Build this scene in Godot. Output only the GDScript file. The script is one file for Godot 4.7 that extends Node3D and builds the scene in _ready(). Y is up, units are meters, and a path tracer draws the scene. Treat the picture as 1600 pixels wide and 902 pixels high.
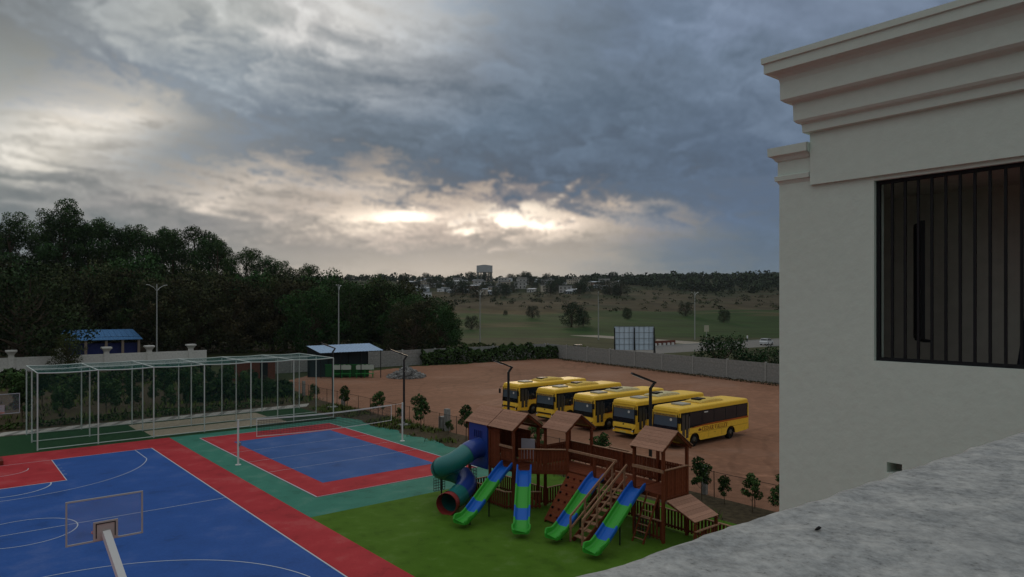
extends Node3D
# A school playground and bus yard seen from a rooftop at dusk.
# World: +X runs along the short side of the courts, -Z along the long side, y up, metres.
const AHEAD := Vector3(0.640, 0, -0.7684)   # survey axis of the far landscape
const RIGHT := Vector3(0.7684, 0, 0.640)
var M := {}
var taken := {}
var rng := RandomNumberGenerator.new()
var nz := FastNoiseLite.new()

# ---------------------------------------------------------------- mesh helper
class Mesher:
	var v := PackedVector3Array()
	var n := PackedVector3Array()
	var c := PackedColorArray()
	var t := PackedVector2Array()
	var ix := PackedInt32Array()
	var col := Color(1, 1, 1)
	func vert(p: Vector3, nn: Vector3, u := Vector2.ZERO) -> int:
		v.append(p); n.append(nn); c.append(col); t.append(u)
		return v.size() - 1
	func tri(a: Vector3, b: Vector3, d: Vector3):
		var nn := (b - a).cross(d - a).normalized()
		var i := vert(a, nn); vert(b, nn); vert(d, nn)
		ix.append_array(PackedInt32Array([i, i + 2, i + 1]))
	func quad(a: Vector3, b: Vector3, d: Vector3, e: Vector3, us := 1.0, vs := 1.0):
		var nn := (b - a).cross(d - a).normalized()
		if nn == Vector3.ZERO: nn = (d - a).cross(e - a).normalized()
		var i := vert(a, nn, Vector2(0, 0)); vert(b, nn, Vector2(us, 0)); vert(d, nn, Vector2(us, vs)); vert(e, nn, Vector2(0, vs))
		ix.append_array(PackedInt32Array([i, i + 2, i + 1, i, i + 3, i + 2]))
	func box(p: Vector3, s: Vector3, b := Basis.IDENTITY):
		var x := b.x * s.x * 0.5; var y := b.y * s.y * 0.5; var z := b.z * s.z * 0.5
		quad(p - x - y + z, p + x - y + z, p + x + y + z, p - x + y + z)
		quad(p + x - y - z, p - x - y - z, p - x + y - z, p + x + y - z)
		quad(p + x - y + z, p + x - y - z, p + x + y - z, p + x + y + z)
		quad(p - x - y - z, p - x - y + z, p - x + y + z, p - x + y - z)
		quad(p - x + y + z, p + x + y + z, p + x + y - z, p - x + y - z)
		quad(p - x - y - z, p + x - y - z, p + x - y + z, p - x - y + z)
	func span(a: Vector3, b: Vector3):   # axis-aligned box between two corners
		box((a + b) * 0.5, (b - a).abs())
	func beam(a: Vector3, b: Vector3, w: float, h: float, up := Vector3.UP):
		var z := (b - a).normalized()
		var x := up.cross(z)
		if x.length() < 0.01: x = Vector3.RIGHT.cross(z)
		x = x.normalized()
		box((a + b) * 0.5, Vector3(w, h, a.distance_to(b)), Basis(x, z.cross(x), z))
	func cyl(a: Vector3, b: Vector3, r0: float, r1 := -1.0, seg := 8):
		tube([a, b], [r0, r0 if r1 < 0 else r1], seg)
	func tube(p: Array, r: Array, seg := 8, caps := true):
		var rows := p.size()
		var x := Vector3.ZERO
		var base := v.size()
		for i in rows:
			var z: Vector3 = (p[min(i + 1, rows - 1)] - p[max(i - 1, 0)]).normalized()
			if i == 0:
				x = z.cross(Vector3.UP)
				if x.length() < 0.05: x = z.cross(Vector3.RIGHT)
			x = (x - z * x.dot(z)).normalized()
			var y := z.cross(x)
			for k in seg + 1:
				var a := TAU * k / seg
				var d := x * cos(a) + y * sin(a)
				vert(p[i] + d * float(r[i]), d, Vector2(float(k) / seg, float(i)))
		for i in rows - 1:
			for k in seg:
				var q := base + i * (seg + 1) + k
				var w := q + seg + 1
				ix.append_array(PackedInt32Array([q, w, q + 1, q + 1, w, w + 1]))
		if caps:
			for e in [0, rows - 1]:
				var z2: Vector3 = (p[1] - p[0]).normalized() * -1.0 if e == 0 else (p[rows - 1] - p[rows - 2]).normalized()
				var ci := vert(p[e], z2)
				for k in seg + 1:
					vert(v[base + e * (seg + 1) + k], z2)
				for k in seg:
					if e == 0: ix.append_array(PackedInt32Array([ci, ci + 1 + k, ci + 2 + k]))
					else: ix.append_array(PackedInt32Array([ci, ci + 2 + k, ci + 1 + k]))
	# profile: list of Vector2 (x across, y up) swept along points with given side and up vectors
	func sweep(prof: Array, pts: Array, sides: Array, ups: Array, closed := false):
		var m := prof.size()
		var lim := m if closed else m - 1
		for i in pts.size() - 1:
			for k in lim:
				var a: Vector2 = prof[k]
				var b: Vector2 = prof[(k + 1) % m]
				quad(pts[i] + sides[i] * a.x + ups[i] * a.y, pts[i] + sides[i] * b.x + ups[i] * b.y, pts[i + 1] + sides[i + 1] * b.x + ups[i + 1] * b.y, pts[i + 1] + sides[i + 1] * a.x + ups[i + 1] * a.y)
	# flat polygon (x,y) at z0..z1 extruded along z
	func prism(poly: PackedVector2Array, z0: float, z1: float, xf := Transform3D.IDENTITY):
		var idx := Geometry2D.triangulate_polygon(poly)
		for k in range(0, idx.size(), 3):
			var a := poly[idx[k]]; var b := poly[idx[k + 1]]; var d := poly[idx[k + 2]]
			if (b - a).cross(d - a) < 0:
				var s := b; b = d; d = s
			tri(xf * Vector3(a.x, a.y, z1), xf * Vector3(b.x, b.y, z1), xf * Vector3(d.x, d.y, z1))
			tri(xf * Vector3(a.x, a.y, z0), xf * Vector3(d.x, d.y, z0), xf * Vector3(b.x, b.y, z0))
		var ccw := not Geometry2D.is_polygon_clockwise(poly)
		for k in poly.size():
			var a := poly[k]; var b := poly[(k + 1) % poly.size()]
			if not ccw:
				var s := a; a = b; b = s
			quad(xf * Vector3(a.x, a.y, z0), xf * Vector3(b.x, b.y, z0), xf * Vector3(b.x, b.y, z1), xf * Vector3(a.x, a.y, z1))
	func leaf(p: Vector3, nn: Vector3, s: float, r: RandomNumberGenerator):
		var f := Vector3(r.randfn(), r.randfn(), r.randfn()).normalized()
		f = (f + nn * 0.5).normalized()
		var x := f.cross(Vector3(0.31, 0.87, 0.2)).normalized().rotated(f, r.randf() * TAU)
		var y := f.cross(x)
		var m := (nn * 0.75 + f * 0.5).normalized()
		var i := vert(p - x * s, m); vert(p - y * s * 0.55, m); vert(p + x * s, m); vert(p + y * s * 0.55, m)
		ix.append_array(PackedInt32Array([i, i + 2, i + 1, i, i + 3, i + 2]))
	func mesh(m: Material) -> ArrayMesh:
		var a := []
		a.resize(Mesh.ARRAY_MAX)
		a[Mesh.ARRAY_VERTEX] = v; a[Mesh.ARRAY_NORMAL] = n; a[Mesh.ARRAY_INDEX] = ix
		a[Mesh.ARRAY_TEX_UV] = t
		if m is StandardMaterial3D and m.vertex_color_use_as_albedo: a[Mesh.ARRAY_COLOR] = c
		var o := ArrayMesh.new()
		o.add_surface_from_arrays(Mesh.PRIMITIVE_TRIANGLES, a)
		o.surface_set_material(0, m)
		return o

# ---------------------------------------------------------------- scene helpers
func numbered(parent: Node, called: String) -> String:
	var key := "%d/%s" % [parent.get_instance_id(), called]
	var k: int = taken.get(key, 0)
	taken[key] = k + 1
	return called if k == 0 else "%s_%03d" % [called, k]

func tag(o: Node, label: String, category: String, group := "") -> Node:
	o.set_meta("label", label); o.set_meta("category", category)
	if group != "": o.set_meta("group", group)
	return o

func thing(called: String, label: String, category: String, at := Vector3.ZERO, turn := 0.0, group := "") -> Node3D:
	var o := Node3D.new()
	o.name = numbered(self, called)
	add_child(o)
	o.position = at; o.rotation.y = turn
	tag(o, label, category, group)
	return o

func part(called: String, b: Mesher, m: Material, parent: Node = null) -> MeshInstance3D:
	return place(called, b.mesh(m), parent)

func place(called: String, mesh: Mesh, parent: Node = null, xf := Transform3D.IDENTITY) -> MeshInstance3D:
	var o := MeshInstance3D.new()
	if parent == null: parent = self
	o.name = numbered(parent, called)
	o.mesh = mesh
	parent.add_child(o)
	o.transform = xf
	return o

func ground_piece(called: String, b: Mesher, m: Material) -> MeshInstance3D:
	var o := part(called, b, m)
	o.set_meta("kind", "structure")
	return o

func copy(o: Node3D, called: String, label: String, at: Vector3, turn := 0.0, size := 1.0) -> Node3D:
	var d: Node3D = o.duplicate()
	d.name = numbered(self, called)
	add_child(d)
	d.position = at; d.rotation.y = turn; d.scale = Vector3.ONE * size
	d.set_meta("label", label)
	return d

func sv(ahead: float, right: float, y := 0.0) -> Vector3:
	var p := AHEAD * ahead + RIGHT * right
	return Vector3(p.x, y, p.z)

func lin(r: float, g: float, b: float) -> Color:
	return Color(r, g, b).linear_to_srgb()

# plain material with linear base colour
func mat(r: float, g: float, b: float, rough := 0.8, metal := 0.0) -> StandardMaterial3D:
	var m := StandardMaterial3D.new()
	m.albedo_color = lin(r, g, b)
	m.roughness = rough; m.metallic = metal
	m.metallic_specular = 0.5 if rough < 0.5 else 0.18
	return m

# mottled material: tones vary between lo and hi times the colour, world triplanar
func mottled(r: float, g: float, b: float, rough: float, metres: float, lo := 0.75, hi := 1.2, sd := 1, bump := 0.0, local := false, stretch := Vector3.ONE) -> StandardMaterial3D:
	var m := mat(1, 1, 1, rough)
	m.albedo_color = Color.WHITE
	var f := FastNoiseLite.new()
	f.seed = sd; f.frequency = 0.02; f.fractal_octaves = 6; f.fractal_gain = 0.62
	var src := f.get_seamless_image(256, 256)
	src.convert(Image.FORMAT_L8)
	var d := src.get_data()
	var px := PackedByteArray(); px.resize(256 * 256 * 3)
	for i in 65536:
		var k := lerpf(lo, hi, d[i] / 255.0)
		var q := Color(r * k, g * k, b * k).linear_to_srgb()
		px[i * 3] = int(clampf(q.r, 0, 1) * 255); px[i * 3 + 1] = int(clampf(q.g, 0, 1) * 255); px[i * 3 + 2] = int(clampf(q.b, 0, 1) * 255)
	var im := Image.create_from_data(256, 256, false, Image.FORMAT_RGB8, px)
	im.generate_mipmaps()
	m.albedo_texture = ImageTexture.create_from_image(im)
	m.uv1_triplanar = true
	m.uv1_world_triplanar = not local
	m.uv1_scale = stretch / metres
	if bump > 0:
		var h: Image = src.duplicate()
		h.convert(Image.FORMAT_RGBA8)
		h.bump_map_to_normal_map(bump)
		m.normal_enabled = true
		m.normal_texture = ImageTexture.create_from_image(h)
	return m

# painted or laid surface in use: broad fading, scuffs, dusty stains and fine grain
func worn(r: float, g: float, b: float, rough: float, metres: float, sd: int, dust := 0.3) -> StandardMaterial3D:
	var N := 512
	var f := FastNoiseLite.new(); f.seed = sd; f.frequency = 0.008; f.fractal_octaves = 6; f.fractal_gain = 0.6
	var s := FastNoiseLite.new(); s.seed = sd + 500; s.frequency = 0.16; s.fractal_octaves = 3
	var t := FastNoiseLite.new(); t.seed = sd + 900; t.frequency = 0.012; t.fractal_octaves = 5; t.fractal_gain = 0.7; t.fractal_type = FastNoiseLite.FRACTAL_RIDGED
	var df := f.get_seamless_image(N, N).get_data()
	var ds := s.get_seamless_image(N, N).get_data()
	var dt := t.get_seamless_image(N, N).get_data()
	var px := PackedByteArray(); px.resize(N * N * 3)
	for i in N * N:
		var k := 0.80 + 0.30 * df[i] / 255.0 + 0.16 * (ds[i] / 255.0 - 0.5)
		var e := dust * smoothstep(0.55, 0.95, df[i] / 255.0) * (0.5 + 0.7 * ds[i] / 255.0)
		if dt[i] > 238: e += dust * 0.35
		if df[i] < 60: k *= 0.90
		var q := Color(lerpf(r * k, 0.24, e * 0.35), lerpf(g * k, 0.21, e * 0.35), lerpf(b * k, 0.18, e * 0.35)).linear_to_srgb()
		px[i * 3] = int(clampf(q.r, 0, 1) * 255); px[i * 3 + 1] = int(clampf(q.g, 0, 1) * 255); px[i * 3 + 2] = int(clampf(q.b, 0, 1) * 255)
	var m := mat(1, 1, 1, rough)
	m.albedo_color = Color.WHITE
	m.albedo_texture = ImageTexture.create_from_image(Image.create_from_data(N, N, false, Image.FORMAT_RGB8, px))
	m.uv1_triplanar = true; m.uv1_world_triplanar = true; m.uv1_scale = Vector3.ONE / metres
	return m

# knotted netting: square mesh of threads, the holes are open
func netting(r: float, g: float, b: float, thread: int, cell := 64) -> StandardMaterial3D:
	var im := Image.create(cell, cell, false, Image.FORMAT_RGBA8)
	var q := lin(r, g, b)
	im.fill(Color(q.r, q.g, q.b, 0))
	im.fill_rect(Rect2i(0, 0, cell, thread), Color(q.r, q.g, q.b, 1))
	im.fill_rect(Rect2i(0, 0, thread, cell), Color(q.r, q.g, q.b, 1))
	var m := mat(1, 1, 1, 0.9)
	m.albedo_color = Color.WHITE
	m.albedo_texture = ImageTexture.create_from_image(im)
	m.transparency = BaseMaterial3D.TRANSPARENCY_ALPHA
	m.cull_mode = BaseMaterial3D.CULL_DISABLED
	return m

func leafy(back := 0.12) -> StandardMaterial3D:
	var m := mat(1, 1, 1, 0.75)
	m.albedo_color = Color.WHITE
	m.vertex_color_use_as_albedo = true
	m.cull_mode = BaseMaterial3D.CULL_DISABLED
	if back > 0:
		m.backlight_enabled = true
		m.backlight = Color(back, back, back * 0.6)
	return m

# ---------------------------------------------------------------- sky
func sky_table() -> Array:
	# display tones of the cloud deck in grid of bearing (columns, west to north) and height (rows, high to low)
	return [
		[[118,120,124],[128,132,138],[150,152,155],[158,159,160],[166,166,166],[178,176,174],[186,184,181],[165,166,170],[128,136,149],[112,122,138],[104,115,134],[102,114,134],[108,119,140]],
		[[140,141,141],[130,134,142],[122,128,139],[126,133,144],[136,142,151],[147,150,156],[152,154,160],[136,141,151],[115,124,139],[106,117,133],[101,112,130],[100,112,131],[104,116,136]],
		[[166,164,158],[197,191,182],[199,193,184],[132,136,143],[116,124,137],[112,121,134],[109,118,132],[104,114,129],[97,109,126],[95,107,125],[94,106,124],[95,107,127],[98,110,130]],
		[[164,161,156],[190,184,174],[158,155,151],[138,138,140],[120,124,132],[104,111,123],[97,106,119],[94,103,118],[92,102,118],[91,101,118],[90,101,119],[89,101,121],[90,102,123]],
		[[134,135,135],[138,138,137],[146,144,141],[164,157,150],[190,178,166],[156,149,144],[158,149,142],[104,107,116],[88,96,111],[86,95,111],[87,97,114],[88,99,118],[88,100,121]],
		[[124,126,128],[132,132,133],[138,136,135],[150,146,142],[168,159,150],[184,170,158],[206,189,172],[176,161,149],[150,140,136],[118,116,122],[98,104,116],[90,100,118],[88,100,121]],
		[[118,122,126],[128,129,131],[132,131,132],[138,136,134],[152,146,141],[174,163,153],[226,209,190],[204,186,170],[240,224,204],[196,178,162],[136,135,140],[106,112,126],[90,102,122]],
		[[114,119,124],[120,124,127],[128,129,131],[136,134,133],[150,145,140],[168,158,149],[186,172,160],[184,168,156],[204,186,170],[204,188,172],[148,142,140],[112,117,127],[92,104,122]],
		[[114,119,124],[120,124,127],[128,130,131],[136,135,133],[146,142,137],[152,145,139],[158,150,142],[160,151,143],[164,154,145],[166,157,148],[134,133,134],[108,115,125],[94,105,121]],
		[[122,124,126],[128,130,131],[136,136,134],[146,143,139],[162,156,148],[172,163,153],[182,171,159],[185,173,160],[183,172,159],[164,157,149],[134,134,135],[112,118,126],[98,108,121]],
		[[130,131,131],[136,136,134],[144,142,138],[154,149,143],[164,156,147],[174,164,153],[182,170,157],[182,170,157],[178,167,155],[162,155,147],[138,137,137],[116,121,127],[102,111,122]],
	]

func build_sky() -> Sky:
	var W := 2048
	var H := 1024
	var tab := sky_table()
	var rows := [20.0, 100.0, 180.0, 240.0, 280.0, 310.0, 335.0, 360.0, 385.0, 420.0, 450.0]
	var heights := []            # tangent of elevation of each row
	for r in rows: heights.append((478.0 - r) / 1080.0)
	var grid := []
	for r in tab:
		var line := []
		for q in r:
			var cool := 1.0 if q[2] >= q[0] else 0.0
			line.append(Vector3(pow((q[0] - 2.0) / 255.0, 2.2), pow((q[1] + 1.0 * cool - 1.0) / 255.0, 2.2), pow((q[2] - 1.0 - 1.0 * cool) / 255.0, 2.2)))
		grid.append(line)
	var f1 := FastNoiseLite.new()
	f1.seed = 11; f1.frequency = 0.55; f1.fractal_octaves = 6; f1.fractal_gain = 0.55
	var f2 := FastNoiseLite.new()
	f2.seed = 23; f2.frequency = 1.5; f2.fractal_octaves = 5; f2.fractal_gain = 0.6
	var f3 := FastNoiseLite.new()
	f3.seed = 37; f3.frequency = 8.0; f3.fractal_octaves = 7; f3.fractal_gain = 0.68
	var f4 := FastNoiseLite.new()
	f4.seed = 41; f4.frequency = 4.0; f4.fractal_octaves = 5; f4.fractal_gain = 0.55; f4.fractal_type = FastNoiseLite.FRACTAL_RIDGED
	var data := PackedFloat32Array()
	data.resize(W * H * 3)
	var bearing := atan2(AHEAD.x, -AHEAD.z)
	var cs := cos(0.16)
	var sn := sin(0.16)
	for j in H:
		var el := PI * 0.5 - PI * (j + 0.5) / H
		if el < -0.02:
			for i in W:
				var k0 := (j * W + i) * 3
				data[k0] = 0.05; data[k0 + 1] = 0.05; data[k0 + 2] = 0.045
			continue
		var se := sin(el)
		var ce := cos(el)
		var zen := smoothstep(0.7, 1.3, el)
		for i in W:
			var az := TAU * (i + 0.5) / W
			var d := Vector3(sin(az) * ce, se, -cos(az) * ce)
			var far := 1.0 / (maxf(se, 0.0) + 0.16)
			var p := Vector2(d.x * far, d.z * far)
			var w1 := f1.get_noise_2d(p.x, p.y)
			var w2 := f2.get_noise_2d(p.x + w1 * 0.6, p.y)
			var rel := wrapf(az - bearing, -PI, PI)
			# streaks: drawn out along the wind, tilted a little down to the right, finer near the horizon
			var tall := 2.3 + 2.6 * exp(-el * 7.0)
			var ax := d.dot(RIGHT) * cs - el * sn
			var ay := el * cs + d.dot(RIGHT) * sn
			var az2 := d.dot(AHEAD) * 0.7
			var w3 := f3.get_noise_3d(ax * 0.8 + w2 * 0.12, ay * tall + w1 * 0.12, az2 + w2 * 0.10)
			var w4 := f4.get_noise_3d(ax * 1.1 + w2 * 0.2, ay * tall * 0.9 + w2 * 0.12, az2 + 3.0)
			var x := tan(clampf(rel, -1.2, 1.2)) * 10.8 + 8.0 + w2 * 0.7 + w3 * 1.1 + w4 * 0.25
			var ty := maxf(tan(el), 0.0) / maxf(cos(clampf(rel, -1.2, 1.2)), 0.3)
			ty += (w2 * 0.022 + w3 * 0.060 + w4 * 0.012) * clampf(ty * 7.0, 0.10, 1.2)
			x = clampf(x, 0.0, 11.999)
			var row := 0.0
			if ty >= heights[0]: row = 0.0
			elif ty <= heights[10]: row = 9.999
			else:
				for q in 10:
					if ty <= heights[q] and ty > heights[q + 1]:
						row = q + (heights[q] - ty) / (heights[q] - heights[q + 1])
						break
			var xi := int(x)
			var ri := int(row)
			var fx := x - xi
			var fr := row - ri
			var c0: Vector3 = grid[ri][xi].lerp(grid[ri][xi + 1], fx)
			var c1: Vector3 = grid[ri + 1][xi].lerp(grid[ri + 1][xi + 1], fx)
			var c := c0.lerp(c1, fr)
			# the rest of the deck: even grey, brighter overhead as an overcast sky is
			var g := 0.115 + 0.48 * se
			var rest := Vector3(g * 0.94, g, g * 1.04)
			var off := smoothstep(0.75, 1.25, absf(rel))
			off = maxf(off, smoothstep(heights[0], heights[0] + 0.5, ty))
			c = c.lerp(rest, off)
			var k := w2 * 0.12 + w3 * 0.52 + w4 * 0.11 + w1 * 0.08
			var lum := c.dot(Vector3(0.3, 0.5, 0.2))
			k *= clampf(0.38 + lum * 1.5, 0.0, 1.2) * clampf(el * 9.0, 0.10, 1.0) * (1.0 - 0.6 * zen)
			c *= exp(k)
			# breaks in the deck where the sun sits behind it
			for s in [[-0.150, 0.1290, 0.040, 0.0085, 1.0], [-0.135, 0.1275, 0.075, 0.016, 0.22], [-0.004, 0.1265, 0.026, 0.0105, 1.0], [0.052, 0.1180, 0.036, 0.0060, 0.9], [0.010, 0.1230, 0.075, 0.016, 0.25], [-0.230, 0.165, 0.07, 0.008, 0.16], [-0.535, 0.236, 0.06, 0.006, 0.20], [-0.565, 0.222, 0.04, 0.006, 0.18]]:
				var dx: float = (rel + w3 * 0.05 - s[0]) / s[2]
				var dy: float = (el + w3 * 0.018 + w4 * 0.004 + w2 * 0.004 - s[1]) / s[3]
				var e: float = exp(-(dx * dx + dy * dy)) * s[4]
				c += Vector3(1.0, 0.84, 0.68) * e * 0.85
			var o := (j * W + i) * 3
			data[o] = c.x; data[o + 1] = c.y; data[o + 2] = c.z
	var im := Image.create_from_data(W, H, false, Image.FORMAT_RGBF, data.to_byte_array())
	var pm := PanoramaSkyMaterial.new()
	pm.panorama = ImageTexture.create_from_image(im)
	var s := Sky.new()
	s.sky_material = pm
	return s

func _ready():
	# camera: level, lens shifted slightly up
	var cam := Camera3D.new()
	cam.name = "camera"
	cam.position = Vector3(0, 8.6, 0)
	cam.rotation.y = -atan2(AHEAD.x, -AHEAD.z)
	cam.projection = Camera3D.PROJECTION_FRUSTUM
	cam.near = 0.1; cam.far = 4000.0
	cam.size = 0.1 * 902.0 / 1080.0
	cam.frustum_offset = Vector2(0, 0.1 * 27.0 / 1080.0)
	add_child(cam)
	var we := WorldEnvironment.new()
	var env := Environment.new()
	env.background_mode = Environment.BG_SKY
	env.sky = build_sky()
	env.background_energy_multiplier = 1.0
	env.tonemap_mode = Environment.TONE_MAPPER_LINEAR
	env.tonemap_exposure = 1.12
	env.sdfgi_enabled = true; env.ssao_enabled = true; env.ssil_enabled = true
	env.fog_enabled = true
	env.fog_density = 0.00006
	env.fog_light_color = Color(0.60, 0.63, 0.65)
	we.environment = env
	we.name = "environment"
	add_child(we)
	var sun := DirectionalLight3D.new()
	sun.name = "sun"
	sun.light_energy = 0.15
	sun.light_angular_distance = 14.0
	sun.light_color = Color(1.0, 0.9, 0.78)
	sun.shadow_enabled = true
	add_child(sun)
	sun.look_at_from_position(AHEAD * 100 + Vector3(0, 16, 0), Vector3.ZERO)
	materials()
	print("land"); build_land()
	build_courts()
	build_house()
	build_boundaries()
	print("trees"); build_trees()
	print("far"); build_far()
	build_play()
	build_buses()
	build_small()
	print("done")

# ---------------------------------------------------------------- materials
func materials():
	M.plaster = mottled(0.590, 0.668, 0.600, 0.85, 1.0, 0.965, 1.03, 3, 0.8)
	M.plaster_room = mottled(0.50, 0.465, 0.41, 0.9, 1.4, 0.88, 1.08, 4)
	M.iron = mat(0.018, 0.018, 0.02, 0.5)
	M.blue = worn(0.026, 0.090, 0.31, 0.75, 13.0, 5, 0.35)
	M.blue2 = worn(0.040, 0.105, 0.29, 0.75, 11.0, 6, 0.45)
	M.red = worn(0.41, 0.034, 0.042, 0.8, 9.0, 7, 0.45)
	M.teal = worn(0.044, 0.195, 0.140, 0.8, 8.0, 8, 0.5)
	M.turf = worn(0.070, 0.146, 0.014, 0.95, 6.0, 9, 0.35)
	M.dark_turf = mottled(0.018, 0.060, 0.024, 0.95, 3.0, 0.85, 1.15, 10)
	M.mat_beige = mottled(0.34, 0.29, 0.21, 0.9, 2.5, 0.85, 1.1, 12)
	M.line = mat(0.46, 0.50, 0.55, 0.8)
	M.soil = mottled(0.062, 0.048, 0.028, 0.95, 2.2, 0.55, 1.5, 13, 3.0)
	M.white = mottled(0.62, 0.61, 0.57, 0.8, 2.0, 0.82, 1.1, 14)
	M.white_pipe = mat(0.50, 0.55, 0.52, 0.6)
	M.black_pole = mat(0.012, 0.012, 0.013, 0.45)
	M.galv = mat(0.45, 0.46, 0.45, 0.45, 0.6)
	M.precast = mottled(0.27, 0.27, 0.255, 0.9, 1.8, 0.7, 1.2, 15, 2.0)
	M.precast_post = mottled(0.34, 0.34, 0.32, 0.9, 1.4, 0.8, 1.15, 16)
	M.bark = mottled(0.085, 0.065, 0.045, 0.95, 0.6, 0.6, 1.4, 17)
	M.leaf = leafy()
	M.grass = leafy(0.1)
	M.net = netting(0.03, 0.08, 0.075, 3)
	M.top_net = netting(0.022, 0.105, 0.10, 14)
	M.fence_net = netting(0.16, 0.12, 0.085, 5)
	M.vnet = netting(0.06, 0.065, 0.07, 12)
	M.asphalt = mottled(0.16, 0.155, 0.145, 0.9, 4.0, 0.8, 1.2, 18)
	M.wood = []
	for k in 4:
		var s: float = [1.0, 0.86, 1.14, 0.95][k]
		M.wood.append(mottled(0.150 * s, 0.040 * s, 0.018 * s, 0.75, 0.8, 0.6, 1.35, 20 + k, 0.0, true, Vector3(6, 0.6, 6)))
	M.pod = mottled(0.72, 0.50, 0.13, 0.75, 0.7, 0.65, 1.2, 310, 0.0, true)
	M.roofwood = []
	for k in 3:
		var s: float = [1.0, 0.9, 1.1][k]
		M.roofwood.append(mottled(0.34 * s, 0.185 * s, 0.125 * s, 0.75, 0.9, 0.7, 1.25, 30 + k, 0.0, true, Vector3(5, 5, 0.7)))
	M.rail = mottled(0.30, 0.165, 0.10, 0.7, 0.7, 0.7, 1.3, 34, 0.0, true)
	M.plastic_blue = mat(0.006, 0.105, 0.46, 0.42)
	M.plastic_blue.metallic_specular = 0.35
	M.plastic_green = mat(0.040, 0.32, 0.030, 0.42)
	M.plastic_green.metallic_specular = 0.35
	M.tube_blue = mat(0.014, 0.045, 0.24, 0.3)
	M.tube_teal = mat(0.012, 0.155, 0.145, 0.3)
	M.tube_red = mat(0.26, 0.035, 0.03, 0.35)
	M.rope = mat(0.05, 0.045, 0.04, 0.9)
	M.yellow = mottled(0.86, 0.53, 0.045, 0.5, 1.5, 0.86, 1.06, 39, 0.0, true)
	M.yellow.metallic_specular = 0.35
	M.glass = mat(0.012, 0.016, 0.022, 0.06)
	M.glass_side = mat(0.008, 0.008, 0.009, 0.12)
	M.rubber = mat(0.012, 0.012, 0.012, 0.85)
	M.blackplastic = mat(0.014, 0.014, 0.015, 0.5)
	M.steel = mat(0.35, 0.35, 0.36, 0.4, 0.8)
	M.orange = mat(0.42, 0.10, 0.02, 0.5)
	M.maroon = mat(0.16, 0.03, 0.02, 0.6)
	M.letter = mat(0.24, 0.075, 0.02, 0.6)
	M.lamp_glass = mat(0.7, 0.72, 0.75, 0.2)
	M.pale = mat(0.62, 0.62, 0.6, 0.6)
	M.blue_sheet = mottled(0.36, 0.48, 0.64, 0.6, 2.0, 0.75, 1.2, 40)
	M.hut_blue = mottled(0.07, 0.18, 0.36, 0.5, 1.5, 0.6, 1.3, 41)
	M.hut_wall = mottled(0.035, 0.045, 0.16, 0.8, 1.5, 0.7, 1.2, 42)
	M.brick = mottled(0.14, 0.05, 0.035, 0.9, 1.0, 0.7, 1.3, 43)
	M.stone = []
	for k in 3:
		var s: float = [0.20, 0.27, 0.15][k]
		M.stone.append(mottled(s, s * 0.98, s * 0.94, 0.9, 0.7, 0.7, 1.25, 45 + k, 2.0, true))
	M.green_paint = mat(0.03, 0.20, 0.05, 0.5)
	M.concrete = concrete()

# weathered cement: fine aggregate, pale laitance, pits darkened in the colour and hair cracks
func concrete() -> StandardMaterial3D:
	var m := mat(1, 1, 1, 0.95)
	m.albedo_color = Color.WHITE
	var N := 1024
	var a := FastNoiseLite.new(); a.seed = 51; a.frequency = 0.006; a.fractal_octaves = 6; a.fractal_gain = 0.6
	var b := FastNoiseLite.new(); b.seed = 52; b.frequency = 0.030; b.fractal_octaves = 6; b.fractal_gain = 0.78
	var e := FastNoiseLite.new(); e.seed = 53; e.frequency = 0.006; e.fractal_octaves = 5; e.fractal_type = FastNoiseLite.FRACTAL_RIDGED
	var ia := a.get_seamless_image(N, N).get_data()
	var ib := b.get_seamless_image(N, N).get_data()
	var ie := e.get_seamless_image(N, N).get_data()
	var px := PackedByteArray(); px.resize(N * N * 3)
	var hp := PackedByteArray(); hp.resize(N * N)
	for i in N * N:
		var l := 0.315 + 0.22 * (ia[i] / 255.0 - 0.5) + 0.24 * (ib[i] / 255.0 - 0.5)
		var hgt := 0.5 + 0.35 * (ib[i] / 255.0 - 0.5) + 0.3 * (ia[i] / 255.0 - 0.5)
		if ie[i] > 240:
			l *= 0.66; hgt -= 0.16
		if ib[i] < 46:
			l *= 0.7; hgt -= 0.1
		var warm := (ia[i] / 255.0 - 0.5) * 0.05
		l = clampf(l, 0.05, 0.8)
		var q := Color(l * (0.99 + warm), l, l * (0.975 - warm)).linear_to_srgb()
		px[i * 3] = int(q.r * 255); px[i * 3 + 1] = int(q.g * 255); px[i * 3 + 2] = int(q.b * 255)
		hp[i] = int(clampf(hgt, 0, 1) * 255)
	m.albedo_texture = ImageTexture.create_from_image(Image.create_from_data(N, N, false, Image.FORMAT_RGB8, px))
	var him := Image.create_from_data(N, N, false, Image.FORMAT_L8, hp)
	him.convert(Image.FORMAT_RGBA8)
	him.bump_map_to_normal_map(8.0)
	m.normal_enabled = true
	m.normal_texture = ImageTexture.create_from_image(him)
	m.uv1_triplanar = true; m.uv1_world_triplanar = true
	m.uv1_scale = Vector3.ONE / 0.75
	return m

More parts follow.
